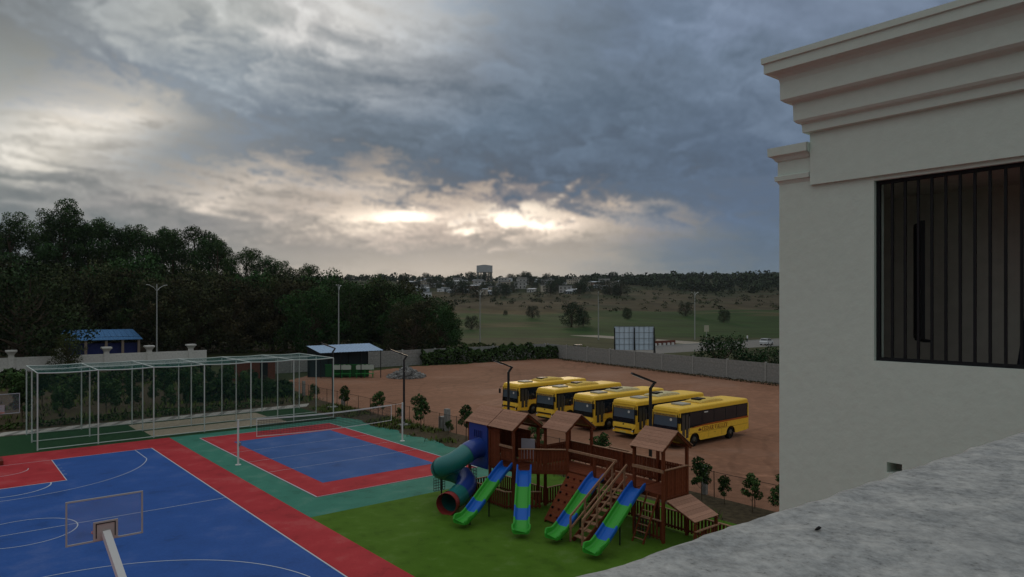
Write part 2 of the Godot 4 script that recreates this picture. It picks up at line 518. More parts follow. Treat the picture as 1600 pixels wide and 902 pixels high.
# ---------------------------------------------------------------- land
func land_height(s: float, r: float) -> float:
	if s < 190.0: return 0.0
	var u := s - 190.0
	var h := 0.0
	if s < 400.0: h = 5.0 * pow(u / 210.0, 1.6)
	elif s < 700.0: h = 5.0 + 19.5 * ((s - 400.0) / 300.0)
	else: h = 24.5 + 22.0 * sin(clampf((s - 700.0) / 380.0, 0, 1.6) * PI * 0.5)
	h += (nz.get_noise_2d(s * 0.4, r * 0.4) * 2.0) * clampf(u / 200.0, 0, 1)
	h += clampf((r - 150.0) / 350.0, -0.15, 1.0) * 5.0 * clampf((s - 500.0) / 400.0, 0, 1)
	return h

func build_land():
	nz.seed = 5; nz.frequency = 0.02; nz.fractal_octaves = 4
	rng.seed = 7
	var g := FastNoiseLite.new(); g.seed = 9; g.frequency = 0.012; g.fractal_octaves = 5; g.fractal_gain = 0.6
	var b := Mesher.new()
	var ss := []
	var x := -400.0
	while x < 0: ss.append(x); x += 40
	while x < 260: ss.append(x); x += 4
	while x < 800: ss.append(x); x += 9
	while x < 1500: ss.append(x); x += 20
	var rs := []
	var y := -1000.0
	while y < 1000:
		rs.append(y)
		y += 7.0 if absf(y) < 160 else (18.0 if absf(y) < 420 else 80.0)
	var nr := rs.size()
	for s in ss:
		for r in rs:
			var h := land_height(s, r)
			var p := sv(s, r, h - 0.004)
			var k := g.get_noise_2d(p.x, p.z)
			var k2 := g.get_noise_2d(p.x * 4.0 + 300, p.z * 4.0)
			var c := Vector3(0.046, 0.054, 0.022)            # rough grass
			if s > 185 and s < 415:
				c = Vector3(0.021, 0.055, 0.010)                # irrigated field
				c = c.lerp(Vector3(0.088, 0.070, 0.034), smoothstep(0.05, 0.3, k + (s - 350.0) / 330.0 - clampf((r - 20.0) / 160.0, -0.35, 0.25)))
			elif s >= 415:
				c = Vector3(0.068, 0.056, 0.030).lerp(Vector3(0.042, 0.050, 0.023), smoothstep(-0.15, 0.25, k + (s - 620.0) / 700.0))
			c *= 1.0 + k2 * 0.75
			b.col = Color(c.x, c.y, c.z)
			b.vert(p, Vector3.UP)
	for i in ss.size() - 1:
		for k in nr - 1:
			var q := i * nr + k
			b.ix.append_array(PackedInt32Array([q, q + nr, q + 1, q + 1, q + nr, q + nr + 1]))
	# smooth normals
	for i in ss.size():
		for k in nr:
			var q := i * nr + k
			var a: Vector3 = b.v[mini(i + 1, ss.size() - 1) * nr + k] - b.v[maxi(i - 1, 0) * nr + k]
			var e: Vector3 = b.v[i * nr + mini(k + 1, nr - 1)] - b.v[i * nr + maxi(k - 1, 0)]
			var nn := e.cross(a).normalized()
			b.n[q] = nn if nn.y > 0 else -nn
	var lm := mat(1, 1, 1, 0.95)
	lm.albedo_color = Color.WHITE
	lm.vertex_color_use_as_albedo = true
	var fine := mottled(1, 1, 1, 0.95, 14.0, 0.55, 1.0, 61)
	lm.albedo_texture = fine.albedo_texture
	lm.uv1_triplanar = true; lm.uv1_world_triplanar = true; lm.uv1_scale = Vector3.ONE / 11.0
	ground_piece("ground", b, lm)
	# bus yard: packed red earth with wheel tracks
	var yb := Mesher.new()
	var poly := PackedVector2Array()
	for p in [[26.9, -5], [26.9, -60], [27.6, -66], [30, -76], [37, -83.5], [44, -82], [52, -84.6], [60, -82.6], [69, -84], [78, -84], [77.3, -70], [76, -60], [74.5, -52], [72.6, -44], [70, -33], [66, -12], [60, 8], [27, 8]]: poly.append(Vector2(p[0], p[1]))
	var fine_poly := PackedVector2Array()
	for i in poly.size():
		var a := poly[i]; var e := poly[(i + 1) % poly.size()]
		var cnt := int(a.distance_to(e) / 0.8) + 1
		for q in cnt:
			var w := a.lerp(e, float(q) / cnt)
			if a.x > 27.5: w += Vector2(rng.randfn(), rng.randfn()) * 0.28
			fine_poly.append(w)
	var idx := Geometry2D.triangulate_polygon(fine_poly)
	for w in fine_poly: yb.vert(Vector3(w.x, 0.001, w.y), Vector3.UP, Vector2((w.x - 24) / 60.0, (w.y + 90) / 100.0))
	for k in range(0, idx.size(), 3):
		var t3 := [idx[k], idx[k + 1], idx[k + 2]]
		if (yb.v[t3[1]] - yb.v[t3[0]]).cross(yb.v[t3[2]] - yb.v[t3[0]]).y > 0: t3 = [t3[0], t3[2], t3[1]]
		yb.ix.append_array(PackedInt32Array(t3))
	ground_piece("bus_yard", yb, dirt())

func dirt() -> StandardMaterial3D:
	var N := 1024
	var a := FastNoiseLite.new(); a.seed = 71; a.frequency = 0.006; a.fractal_octaves = 6; a.fractal_gain = 0.6
	var b := FastNoiseLite.new(); b.seed = 72; b.frequency = 0.14; b.fractal_octaves = 3
	var arcs := []
	rng.seed = 77
	for k in 46:     # wheel tracks: wide circles of buses swinging round, and long runs
		arcs.append([rng.randf_range(20, 70), rng.randf_range(-90, 5), rng.randf_range(7, 34), rng.randf_range(0.10, 0.24), rng.randf_range(-0.16, 0.10)])
	var px := PackedByteArray(); px.resize(N * N * 3)
	for j in N:
		var z := -90.0 + 100.0 * (j + 0.5) / N
		for i in N:
			var x := 24.0 + 60.0 * (i + 0.5) / N
			var n1 := a.get_noise_2d(x * 11, z * 11)
			var n2 := b.get_noise_2d(x * 11, z * 11)
			var k := 1.0 + 0.32 * n1 + 0.16 * n2
			var wob := n1 * 1.2
			for q in arcs:
				var dx: float = x - q[0]
				var dz: float = z - q[1]
				var e: float = absf(sqrt(dx * dx + dz * dz) + wob - q[2])
				e = minf(e, absf(e - 1.7))
				if e < q[3]: k += q[4] * 1.5 * (0.6 + n2)
			var g := smoothstep(0.1, 0.45, n1)
			var r := 0.240 * k; var gg := (0.121 + 0.010 * g) * k; var bb := (0.074 + 0.012 * g) * k
			var c := Color(r, gg, bb).linear_to_srgb()
			var o := (j * N + i) * 3
			px[o] = int(clampf(c.r, 0, 1) * 255); px[o + 1] = int(clampf(c.g, 0, 1) * 255); px[o + 2] = int(clampf(c.b, 0, 1) * 255)
	var m := mat(1, 1, 1, 0.95)
	m.albedo_color = Color.WHITE
	m.albedo_texture = ImageTexture.create_from_image(Image.create_from_data(N, N, false, Image.FORMAT_RGB8, px))
	return m

# flat sheet with an outline given as x,z pairs
func sheet(called: String, pts: Array, y: float, m: Material) -> MeshInstance3D:
	var b := Mesher.new()
	var poly := PackedVector2Array()
	for p in pts: poly.append(Vector2(p[0], p[1]))
	for p in poly: b.vert(Vector3(p.x, y, p.y), Vector3.UP, p)
	var idx := Geometry2D.triangulate_polygon(poly)
	for k in range(0, idx.size(), 3):
		var t3 := [idx[k], idx[k + 1], idx[k + 2]]
		if (b.v[t3[1]] - b.v[t3[0]]).cross(b.v[t3[2]] - b.v[t3[0]]).y > 0: t3 = [t3[0], t3[2], t3[1]]
		b.ix.append_array(PackedInt32Array(t3))
	return ground_piece(called, b, m)

func rect(x0: float, z0: float, x1: float, z1: float) -> Array:
	return [[x0, z0], [x1, z0], [x1, z1], [x0, z1]]

func stripe(b: Mesher, x0: float, z0: float, x1: float, z1: float, w := 0.04):
	var y := 0.021
	var d := Vector2(x1 - x0, z1 - z0).normalized() * w * 0.5
	var s := Vector2(-d.y, d.x)
	var a := Vector2(x0, z0) - d; var e := Vector2(x1, z1) + d
	b.quad(Vector3(a.x - s.x, y, a.y - s.y), Vector3(a.x + s.x, y, a.y + s.y), Vector3(e.x + s.x, y, e.y + s.y), Vector3(e.x - s.x, y, e.y - s.y))

func arc(b: Mesher, cx: float, cz: float, r: float, a0: float, a1: float, w := 0.04):
	var n := int(absf(a1 - a0) * r / 0.25) + 6
	var y := 0.021
	for k in n:
		var p := a0 + (a1 - a0) * k / n
		var q := a0 + (a1 - a0) * (k + 1) / n
		var r0 := r - w * 0.5; var r1 := r + w * 0.5
		b.quad(Vector3(cx + r0 * cos(p), y, cz + r0 * sin(p)), Vector3(cx + r0 * cos(q), y, cz + r0 * sin(q)), Vector3(cx + r1 * cos(q), y, cz + r1 * sin(q)), Vector3(cx + r1 * cos(p), y, cz + r1 * sin(p)))

func build_courts():
	rng.seed = 15
	# earth apron, garden soil and the play surfaces, each sheet a few millimetres above the one below
	sheet("planting_bed", rect(-30, -110, 26.9, 6), 0.002, M.soil)
	var edge := [[11.64, -49.55], [23.55, -49.55]]
	var z := -49.5
	while z < -26.8:
		edge.append([24.2 + 0.22 * sin(z * 1.3) + rng.randf_range(-0.16, 0.16), z])
		z += 0.55
	edge.append_array([[24.2, -26.8], [11.64, -26.8]])
	sheet("court_surround", edge, 0.006, M.teal)
	var te := [[11.64, -26.8], [24.2, -26.8], [24.3, -20], [24.1, -12], [24.2, -4], [11.64, -4]]
	sheet("playground_turf", te, 0.006, M.turf)
	sheet("practice_turf", rect(-24, -56.2, 23.5, -48.9), 0.006, M.dark_turf)
	sheet("pitch_mat", rect(10.9, -52.5, 20.0, -49.75), 0.010, M.mat_beige)
	sheet("pitch_mat", rect(10.6, -55.9, 19.7, -53.0), 0.010, M.mat_beige)
	sheet("basketball_border", rect(-24, -48.9, 11.65, -4), 0.010, M.red)
	sheet("basketball_court", rect(-5.03, -45.95, 9.97, -17.95), 0.014, M.blue)
	sheet("free_throw_lane", rect(0.02, -45.95, 4.92, -40.15), 0.018, M.red)
	sheet("free_throw_lane", rect(0.02, -23.75, 4.92, -17.95), 0.018, M.red)
	sheet("volleyball_border", rect(13.08, -47.42, 22.15, -29.4), 0.010, M.red)
	sheet("volleyball_court", rect(14.4, -44.75, 20.9, -31.64), 0.014, M.blue2)
	# painted lines
	var b := Mesher.new()
	stripe(b, -5.03, -45.95, 9.97, -45.95); stripe(b, -5.03, -17.95, 9.97, -17.95)
	stripe(b, 9.97, -45.95, 9.97, -17.95, 0.055); stripe(b, -5.03, -45.95, -5.03, -17.95)
	stripe(b, -5.03, -31.95, 9.97, -31.95)
	arc(b, 2.47, -31.95, 1.8, 0, TAU)
	for e in [[-45.95, 1.0], [-17.95, -1.0]]:
		var zb: float = e[0]
		var s: float = e[1]
		stripe(b, 0.02, zb + s * 5.8, 4.92, zb + s * 5.8, 0.07)
		stripe(b, 0.02, zb, 0.02, zb + s * 5.8); stripe(b, 4.92, zb, 4.92, zb + s * 5.8)
		var hz := zb + s * 1.575
		var a := acos(6.6 / 6.75)
		stripe(b, 9.07, zb, 9.07, hz + s * 6.75 * sin(a)); stripe(b, -4.13, zb, -4.13, hz + s * 6.75 * sin(a))
		arc(b, 2.47, hz, 6.75, s * a, s * (PI - a))
		arc(b, 2.47, zb + s * 5.8, 1.8, 0, s * PI, 0.06)
		arc(b, 2.47, hz, 1.25, 0, s * PI)
		for q in [1.75, 2.6, 3.45, 4.3]:
			stripe(b, 4.92, zb + s * q, 5.1, zb + s * q); stripe(b, -0.16, zb + s * q, 0.02, zb + s * q)
	ground_piece("basketball_lines", b, M.line)
	b = Mesher.new()
	stripe(b, 13.12, -47.38, 22.1, -47.38); stripe(b, 13.12, -29.44, 22.1, -29.44)
	stripe(b, 13.12, -47.38, 13.12, -29.44, 0.06); stripe(b, 22.1, -47.38, 22.1, -29.44, 0.06)
	for q in [-41.4, -38.4, -35.4]: stripe(b, 13.12, q, 22.1, q, 0.03)
	ground_piece("volleyball_lines", b, M.line)
	# path with diagonal pale and dark bands, built as skewed slabs, behind the nets
	var path := Node3D.new()
	path.name = "paved_path"; path.set_meta("kind", "structure")
	add_child(path)
	var light := mottled(0.40, 0.38, 0.34, 0.9, 1.2, 0.8, 1.15, 81)
	var dark := mottled(0.20, 0.19, 0.17, 0.9, 1.2, 0.8, 1.15, 82)
	var slab_a := slab(0.78); var slab_b := slab(0.40)
	var x := -12.0
	var k := 0
	while x < 23.4:
		var w := 0.80 if k % 2 == 0 else 0.42
		var o := place("paving_slab", (slab_a if k % 2 == 0 else slab_b), path, Transform3D(Basis.IDENTITY, Vector3(x, 0.02 + rng.randf_range(-0.004, 0.004), -57.1)))
		o.material_override = light if k % 2 == 0 else dark
		x += w
		k += 1
	# grass that has grown over the beds
	var gb := Mesher.new()
	for i in 9000:
		var p := Vector3(rng.randf_range(24.0, 26.9), 0, rng.randf_range(-56, -8))
		if i % 3 != 0: p = Vector3(rng.randf_range(-14, 27), 0, rng.randf_range(-109, -58.3))
		if nz.get_noise_2d(p.x * 6, p.z * 6) < -0.08: continue
		var t := rng.randf()
		gb.col = Color(0.05 + 0.05 * t, 0.085 + 0.05 * t, 0.022)
		var h := rng.randf_range(0.08, 0.28) * (1.0 if i % 3 == 0 else 1.6)
		for q in 4:
			var a := rng.randf() * TAU
			var d := Vector3(cos(a), 0, sin(a))
			var o := p + Vector3(rng.randfn() * 0.15, 0, rng.randfn() * 0.15)
			var s := d.cross(Vector3.UP) * h * 0.16
			var nn := (Vector3.UP + d * 0.4).normalized()
			var i0 := gb.vert(o - s, nn); gb.vert(o + s, nn); gb.vert(o + d * h * 0.5 + Vector3.UP * h, nn)
			gb.ix.append_array(PackedInt32Array([i0, i0 + 2, i0 + 1]))
	var go := part("bed_grass", gb, M.grass)
	go.set_meta("kind", "stuff")
	tag(go, "tufts of wild grass in the beds round the courts", "grass")

func slab(w: float) -> ArrayMesh:
	var b := Mesher.new()
	var y0 := -0.03; var y1 := 0.03
	var p := [Vector2(0, 0.75), Vector2(w, 0.75), Vector2(w + 0.9, -0.75), Vector2(0.9, -0.75)]
	b.quad(Vector3(p[0].x, y1, p[0].y), Vector3(p[1].x, y1, p[1].y), Vector3(p[2].x, y1, p[2].y), Vector3(p[3].x, y1, p[3].y))
	for k in 4:
		var a: Vector2 = p[k]; var e: Vector2 = p[(k + 1) % 4]
		b.quad(Vector3(a.x, y0, a.y), Vector3(e.x, y0, e.y), Vector3(e.x, y1, e.y), Vector3(a.x, y1, a.y))
	return b.mesh(null)

# ---------------------------------------------------------------- the building we look from and its wing
func build_house():
	var h := thing("white_building", "white plastered building wing with stepped cornice and barred opening on the right", "building", Vector3(7.2, 0, -4.0))
	var o := Vector3(7.2, 0, -4.0)
	var b := Mesher.new()
	var x0 := 0.0; var x1 := 0.23
	b.span(Vector3(x0, 0, 0), Vector3(x1, 10.33, 0.37))
	b.span(Vector3(x0, 0, 0.37), Vector3(x1, 9.95, 1.01))
	b.span(Vector3(x0, 0, 1.01), Vector3(x1, 6.96, 4.2))
	b.span(Vector3(x0, 6.96, 1.01), Vector3(x1, 7.06, 1.13))
	b.span(Vector3(x0, 6.96, 1.27), Vector3(x1, 7.06, 4.2))
	b.span(Vector3(x0, 7.06, 1.01), Vector3(x1, 8.05, 4.2))
	b.span(Vector3(x0, 9.85, 1.01), Vector3(x1, 9.95, 4.2))
	b.span(Vector3(x0, 0, 4.2), Vector3(x1, 9.95, 10))
	b.span(Vector3(x1, 0, 0), Vector3(7, 10.33, 0.23))
	b.span(Vector3(6.77, 0, 0.23), Vector3(7, 10, 10))
	b.span(Vector3(x1, 0, 9.77), Vector3(6.77, 10, 10))
	part("wall", b, M.plaster, h)
	b = Mesher.new()
	# upper block with the main cornice, returned round the corner
	var prof := [Vector2(0, 9.89), Vector2(0, 10.44), Vector2(0.055, 10.447), Vector2(0.06, 10.53), Vector2(0.07, 10.537), Vector2(0.10, 10.55), Vector2(0.12, 10.575), Vector2(0.125, 10.75), Vector2(0.14, 10.762), Vector2(0.19, 10.775), Vector2(0.218, 10.80), Vector2(0.22, 10.98), Vector2(0.232, 11.03), Vector2(0.26, 11.062), Vector2(0.30, 11.08), Vector2(0.338, 11.085), Vector2(0.34, 11.185), Vector2(0.36, 11.19), Vector2(0.362, 11.25), Vector2(0.34, 11.256), Vector2(-1.0, 11.26)]
	var path := [Vector3(-0.04, 0, 10), Vector3(-0.04, 0, 0.37), Vector3(7, 0, 0.37)]
	var sides := [Vector3(-1, 0, 0), Vector3(-1, 0, -1), Vector3(0, 0, -1)]
	var up3 := [Vector3.UP, Vector3.UP, Vector3.UP]
	b.sweep(prof, path, sides, up3)
	b.quad(Vector3(-0.04, 9.89, 0.37), Vector3(0.3, 9.89, 0.37), Vector3(0.3, 9.89, 10), Vector3(-0.04, 9.89, 10))
	b.quad(Vector3(0.9, 11.259, 10), Vector3(7, 11.259, 10), Vector3(7, 11.259, 1.3), Vector3(0.9, 11.259, 1.3))
	part("cornice", b, M.plaster, h)
	b = Mesher.new()
	prof = [Vector2(0, 9.94), Vector2(0.02, 9.975), Vector2(0.035, 9.98), Vector2(0.04, 10.03), Vector2(0.012, 10.04), Vector2(0.012, 10.19), Vector2(0.03, 10.20), Vector2(0.05, 10.235), Vector2(0.075, 10.25), Vector2(0.09, 10.255), Vector2(0.092, 10.345), Vector2(-0.3, 10.35)]
	b.sweep(prof, [Vector3(0, 0, 0.366), Vector3(0, 0, 0), Vector3(7, 0, 0)], sides, up3)
	var cap2 := PackedVector2Array()
	for q in prof: cap2.append(Vector2(-q.x, q.y))
	b.prism(cap2, 0.355, 0.3665)
	part("lower_cornice", b, M.plaster, h)
	# room behind the bars
	b = Mesher.new()
	b.span(Vector3(x1, 6.9, 0.23), Vector3(6.77, 7.0, 9.77))
	b.span(Vector3(x1, 9.87, 0.24), Vector3(6.77, 9.95, 9.77))
	b.span(Vector3(1.5, 7.0, 0.31), Vector3(1.65, 9.87, 9.77))
	b.span(Vector3(0.24, 7.0, 0.235), Vector3(1.65, 9.87, 0.30))
	part("room", b, M.plaster_room, h)
	# grille
	b = Mesher.new()
	b.span(Vector3(0.05, 8.05, 1.01), Vector3(0.09, 8.085, 4.2))
	b.span(Vector3(0.05, 9.815, 1.01), Vector3(0.09, 9.85, 4.2))
	b.span(Vector3(0.05, 8.085, 1.01), Vector3(0.09, 9.815, 1.045))
	b.span(Vector3(0.05, 8.085, 4.165), Vector3(0.09, 9.815, 4.2))
	var gr := part("grille", b, M.iron, h)
	b = Mesher.new()
	b.box(Vector3.ZERO, Vector3(0.022, 1.73, 0.022))
	var bar := b.mesh(M.iron)
	var z := 1.155
	while z < 4.1:
		place("bar", bar, gr, Transform3D(Basis.IDENTITY, Vector3(0.07, 8.95, z)))
		z += 0.118
	# inner casement standing ajar
	b = Mesher.new()
	for q in [[-0.19, 0.0], [0.19, 0.0]]: b.box(Vector3(q[0], 0, 0), Vector3(0.04, 1.2, 0.04))
	b.box(Vector3(0, 0.58, 0), Vector3(0.38, 0.04, 0.04)); b.box(Vector3(0, -0.58, 0), Vector3(0.38, 0.04, 0.04))
	b.box(Vector3(0.12, -0.62, 0.05), Vector3(0.5, 0.025, 0.07))
	var cs := part("casement", b, M.iron, h)
	cs.transform = Transform3D(Basis(Vector3.UP, 0.5), Vector3(0.62, 8.86, 1.2))
	b = Mesher.new()
	b.box(Vector3(0, 0, 0), Vector3(0.34, 1.12, 0.008))
	part("pane", b, M.glass, cs)
	# dark cloth hung up inside the bars
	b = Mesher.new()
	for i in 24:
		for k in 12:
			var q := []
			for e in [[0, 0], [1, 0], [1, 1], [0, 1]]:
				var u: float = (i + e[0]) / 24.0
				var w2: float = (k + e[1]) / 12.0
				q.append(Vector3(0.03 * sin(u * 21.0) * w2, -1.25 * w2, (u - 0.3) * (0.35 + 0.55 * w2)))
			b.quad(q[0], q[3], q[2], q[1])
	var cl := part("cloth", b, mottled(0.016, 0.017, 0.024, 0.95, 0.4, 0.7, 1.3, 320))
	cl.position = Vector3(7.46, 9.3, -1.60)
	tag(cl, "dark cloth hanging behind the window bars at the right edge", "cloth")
	# a pebble lies on the ledge
	b = Mesher.new()
	b.tube([Vector3(-0.010, 0, 0), Vector3(-0.006, 0.001, 0.001), Vector3(0.004, 0.001, 0), Vector3(0.009, 0.0, 0.001)], [0.0006, 0.0022, 0.0026, 0.0006], 7)
	var pe := part("pebble", b, M.blackplastic)
	pe.position = Vector3(1.055, 8.2525, -0.522)
	tag(pe, "tiny black pebble on the cement parapet ledge", "pebble")
	# the parapet in front of the lens and the terrace behind it
	var pw := thing("parapet_wall", "rough grey cement parapet ledge in the foreground at lower right", "parapet", Vector3(0, 0, -0.453), -0.036)
	b = Mesher.new()
	var cols := 620
	var ring := [[-0.205, -0.16], [-0.219, -0.10], [-0.222, -0.035], [-0.215, -0.013], [-0.203, -0.003], [-0.19, 0.0]]
	var zz := -0.17
	while zz < 0.24: ring.append([zz, 0.0]); zz += 0.02
	ring.append_array([[0.25, -0.01], [0.26, -0.16]])
	var f := FastNoiseLite.new(); f.seed = 3; f.frequency = 6.0; f.fractal_octaves = 5; f.fractal_gain = 0.6
	var m := ring.size()
	for i in cols + 1:
		var x := -3.0 + 10.2 * i / cols
		for k in m:
			var q: Array = ring[k]
			var w := f.get_noise_2d(x, q[0] * 1.0)
			var e := f.get_noise_2d(x * 0.6 + 40, 3.0) * 0.016 if k < 7 else 0.0
			b.vert(Vector3(x, 8.25 + q[1] + w * 0.006 + e * 0.25, q[0] + (e if k < 7 else 0.0)), Vector3.UP)
	for i in cols:
		for k in m - 1:
			var q := i * m + k
			b.ix.append_array(PackedInt32Array([q, q + m, q + 1, q + 1, q + m, q + m + 1]))
	for i in cols + 1:
		for k in m:
			var q := i * m + k
			var a: Vector3 = b.v[mini(i + 1, cols) * m + k] - b.v[maxi(i - 1, 0) * m + k]
			var e2: Vector3 = b.v[i * m + mini(k + 1, m - 1)] - b.v[i * m + maxi(k - 1, 0)]
			b.n[q] = e2.cross(a).normalized()
	part("coping", b, M.concrete, pw)
	b = Mesher.new()
	b.span(Vector3(-3, 0, -0.19), Vector3(7.2, 8.1, 0.24))
	part("wall", b, M.plaster, pw)
	b = Mesher.new()
	b.span(Vector3(-3, 6.8, 0.24), Vector3(7.2, 7.0, 6.4))
	part("terrace_floor", b, M.precast, pw)

# ---------------------------------------------------------------- walls, fences
func build_boundaries():
	rng.seed = 21
	# precast yard wall
	var w := thing("yard_wall", "grey precast concrete panel wall round the red earth bus yard", "wall", Vector3(78.6, 0, -85))
	var o := Vector3(78.6, 0, -85)
	b_wall(w, Vector3(0, 0, 0), Vector3(-9.6, 0, 55), 5.1)
	b_wall(w, Vector3(-0.4, 0, -0.25), Vector3(-49, 0, -1.5), 5.1)
	# white garden wall with flared caps
	var g := thing("garden_wall", "white garden wall with flared pillar caps behind the practice nets", "wall", Vector3(10, 0, -110))
	var b := Mesher.new()
	b.span(Vector3(-30, 0, -0.12), Vector3(21.4, 1.9, 0.12))
	part("wall", b, M.white, g)
	b = Mesher.new()
	b.span(Vector3(-0.33, 0, -0.3), Vector3(0.33, 2.05, 0.3))
	var prof := [Vector2(0.30, 2.05), Vector2(0.30, 2.18), Vector2(0.36, 2.34), Vector2(0.5, 2.55), Vector2(0.62, 2.66), Vector2(0.62, 2.86), Vector2(0, 2.9)]
	b.sweep(prof, [Vector3.ZERO, Vector3.ZERO, Vector3.ZERO, Vector3.ZERO, Vector3.ZERO], [Vector3(-1, 0, -1), Vector3(-1, 0, 1), Vector3(1, 0, 1), Vector3(1, 0, -1), Vector3(-1, 0, -1)], [Vector3.UP, Vector3.UP, Vector3.UP, Vector3.UP, Vector3.UP])
	var cap := b.mesh(M.white)
	for x in [-19.0, -13.5, -8.0, -2.6, 2.76, 8.16, 13.56, 19.19]:
		place("pillar", cap, g, Transform3D(Basis.IDENTITY, Vector3(x, 0, 0)))
	# chain-link fence between courts and yard
	var c := thing("chain_link_fence", "low rusty chain-link fence between the courts and the bus yard", "fence", Vector3(26.8, 0, -6))
	b = Mesher.new()
	b.cyl(Vector3(0, 0, 0), Vector3(0, 1.2, 0), 0.022, 0.022, 6)
	var rust := mottled(0.085, 0.055, 0.04, 0.8, 0.5, 0.7, 1.3, 91)
	var post := b.mesh(rust)
	var z := 0.0
	while z > -68:
		place("post", post, c, Transform3D(Basis(Vector3.BACK, rng.randf_range(-0.03, 0.03)), Vector3(0, 0, z)))
		z -= 2.0
	b = Mesher.new()
	b.cyl(Vector3(0, 1.15, 0), Vector3(0, 1.15, -68), 0.016, 0.016, 5)
	part("top_rail", b, rust, c)
	b = Mesher.new()
	z = 0.0
	while z > -68:
		b.quad(Vector3(0, 0.03, z), Vector3(0, 0.03, z - 2), Vector3(0, 1.13, z - 2), Vector3(0, 1.13, z), 40, 22)
		z -= 2.0
	part("mesh", b, M.fence_net, c)
	for q in [[-49.2, 1.35, 0.28], [-33.4, 1.5, 0.34], [-34.0, 0.9, 0.5], [-12.6, 1.3, 0.2], [-57.5, 1.4, 0.25]]:
		b = Mesher.new()
		b.span(Vector3(0.06, 0, q[0] - q[2] * 0.5), Vector3(0.06 + q[2] * 0.9, q[1], q[0] + q[2] * 0.5))
		var st := part("concrete_stub", b, M.precast, null)
		tag(st, "grey concrete stub by the chain-link fence, %s" % [({-49.2: "behind the far half of the volleyball net", -33.4: "tall one left of the plank playhouse", -34.0: "squat one beside a taller stub", -12.6: "thin one right of the play tower", -57.5: "the farthest one, beyond the black lamp post"})[q[0]]], "stub")
		st.position = Vector3(26.8, 0, -6)
	# vine over the wall's far side, and hedge beyond
	hedge("vine_hedge", "tangled green vine growing over the far yard wall", sv(100, -13), sv(113.5, 7.6), 1.4, 2.9, 1.6, 5200, Color(0.040, 0.072, 0.022), 31)
	hedge("scrub_hedge", "low scrub hedge along the lane behind the yard wall", sv(126, -66), sv(128, -3), 1.6, 2.1, 2.2, 5200, Color(0.055, 0.078, 0.024), 32)
	hedge("roadside_hedge", "yellowish weeds beside the lane left of the billboard", sv(128, -3), sv(122, 14), 1.6, 1.6, 2.0, 2200, Color(0.075, 0.088, 0.028), 33)
	hedge("kerb_weeds", "dry weeds along the foot of the yard wall", Vector3(76.2, 0, -80), Vector3(68.0, 0, -31), 0.35, 0.35, 0.5, 2600, Color(0.055, 0.052, 0.026), 34)

func b_wall(w: Node3D, a: Vector3, e: Vector3, step: float):
	var n := int(a.distance_to(e) / step)
	var d := (e - a).normalized()
	step = a.distance_to(e) / n
	var pb := Mesher.new()
	pb.span(Vector3(-0.09, 0, -0.11), Vector3(0.09, 2.36, 0.11))
	var post := pb.mesh(M.precast_post)
	var sb := Mesher.new()
	sb.span(Vector3(0.1, 0.0, -0.03), Vector3(step - 0.1, 0.545, 0.03))
	var pan := sb.mesh(M.precast)
	var turn := atan2(-d.z, d.x)
	for k in n + 1:
		place("post", post, w, Transform3D(Basis(Vector3.UP, turn), a + d * step * k))
		if k < n:
			for q in 4:
				place("panel", pan, w, Transform3D(Basis(Vector3.UP, turn + rng.randf_range(-0.0015, 0.0015)), a + d * step * k + Vector3.UP * (0.02 + q * 0.56) + d.cross(Vector3.UP) * rng.randf_range(-0.012, 0.012)))

func hedge(called: String, label: String, a: Vector3, e: Vector3, wide: float, high: float, lump: float, count: int, col: Color, sd: int):
	var r := RandomNumberGenerator.new(); r.seed = sd
	var b := Mesher.new()
	var len := a.distance_to(e)
	var d := (e - a) / len
	var s := d.cross(Vector3.UP)
	for i in count:
		var u := r.randf() * len
		var hh := high * (0.75 + 0.35 * nz.get_noise_2d(u * 60 / maxf(lump, 0.3) * 0.2, sd * 10.0) + 0.25 * nz.get_noise_2d(u * 25, sd * 30.0))
		var t := r.randf_range(-1, 1)
		var y := hh * sqrt(maxf(0.0, 1.0 - t * t * 0.8)) * (1.0 if r.randf() < 0.55 else r.randf())
		var p := a + d * u + s * t * wide * 0.5 + Vector3.UP * y - a
		var k := r.randf_range(0.6, 1.4)
		b.col = Color(col.r * k, col.g * k * r.randf_range(0.9, 1.1), col.b * k)
		b.leaf(p, (s * t + Vector3.UP * 0.8 * y / hh).normalized(), r.randf_range(0.10, 0.24) * clampf(lump, 0.4, 1.3), r)
	var o := thing(called, label, "hedge", a)
	part("foliage", b, M.leaf, o)

# ---------------------------------------------------------------- trees
func limb(b: Mesher, a: Vector3, e: Vector3, r0: float, r1: float, r: RandomNumberGenerator):
	var mid := a.lerp(e, 0.5) + Vector3(r.randfn(), r.randfn() * 0.4, r.randfn()) * a.distance_to(e) * 0.06
	b.tube([a, mid, e], [r0, (r0 + r1) * 0.5, r1], 6, false)

# blobs: [centre, radius, squash]; leaves sit in the outer shell of each blob
func leaves(b: Mesher, blobs: Array, count: int, size: float, col: Color, vary: float, r: RandomNumberGenerator):
	var total := 0.0
	for q in blobs: total += q[1] * q[1]
	for q in blobs:
		var rad: float = q[1]
		var tone := r.randf_range(1.0 - vary, 1.0 + vary)
		var warm := r.randf_range(-0.12, 0.12)
		for i in int(count * rad * rad / total):
			var d := Vector3(r.randfn(), r.randfn(), r.randfn()).normalized()
			var p: Vector3 = q[0] + Vector3(d.x, d.y * q[2], d.z) * rad * (1.0 - 0.55 * pow(r.randf(), 2.0)) * r.randf_range(0.85, 1.12)
			var k := tone * r.randf_range(0.7, 1.3)
			b.col = Color(col.r * k * (1 + warm), col.g * k, col.b * k)
			b.leaf(p, d, size * r.randf_range(0.6, 1.3), r)

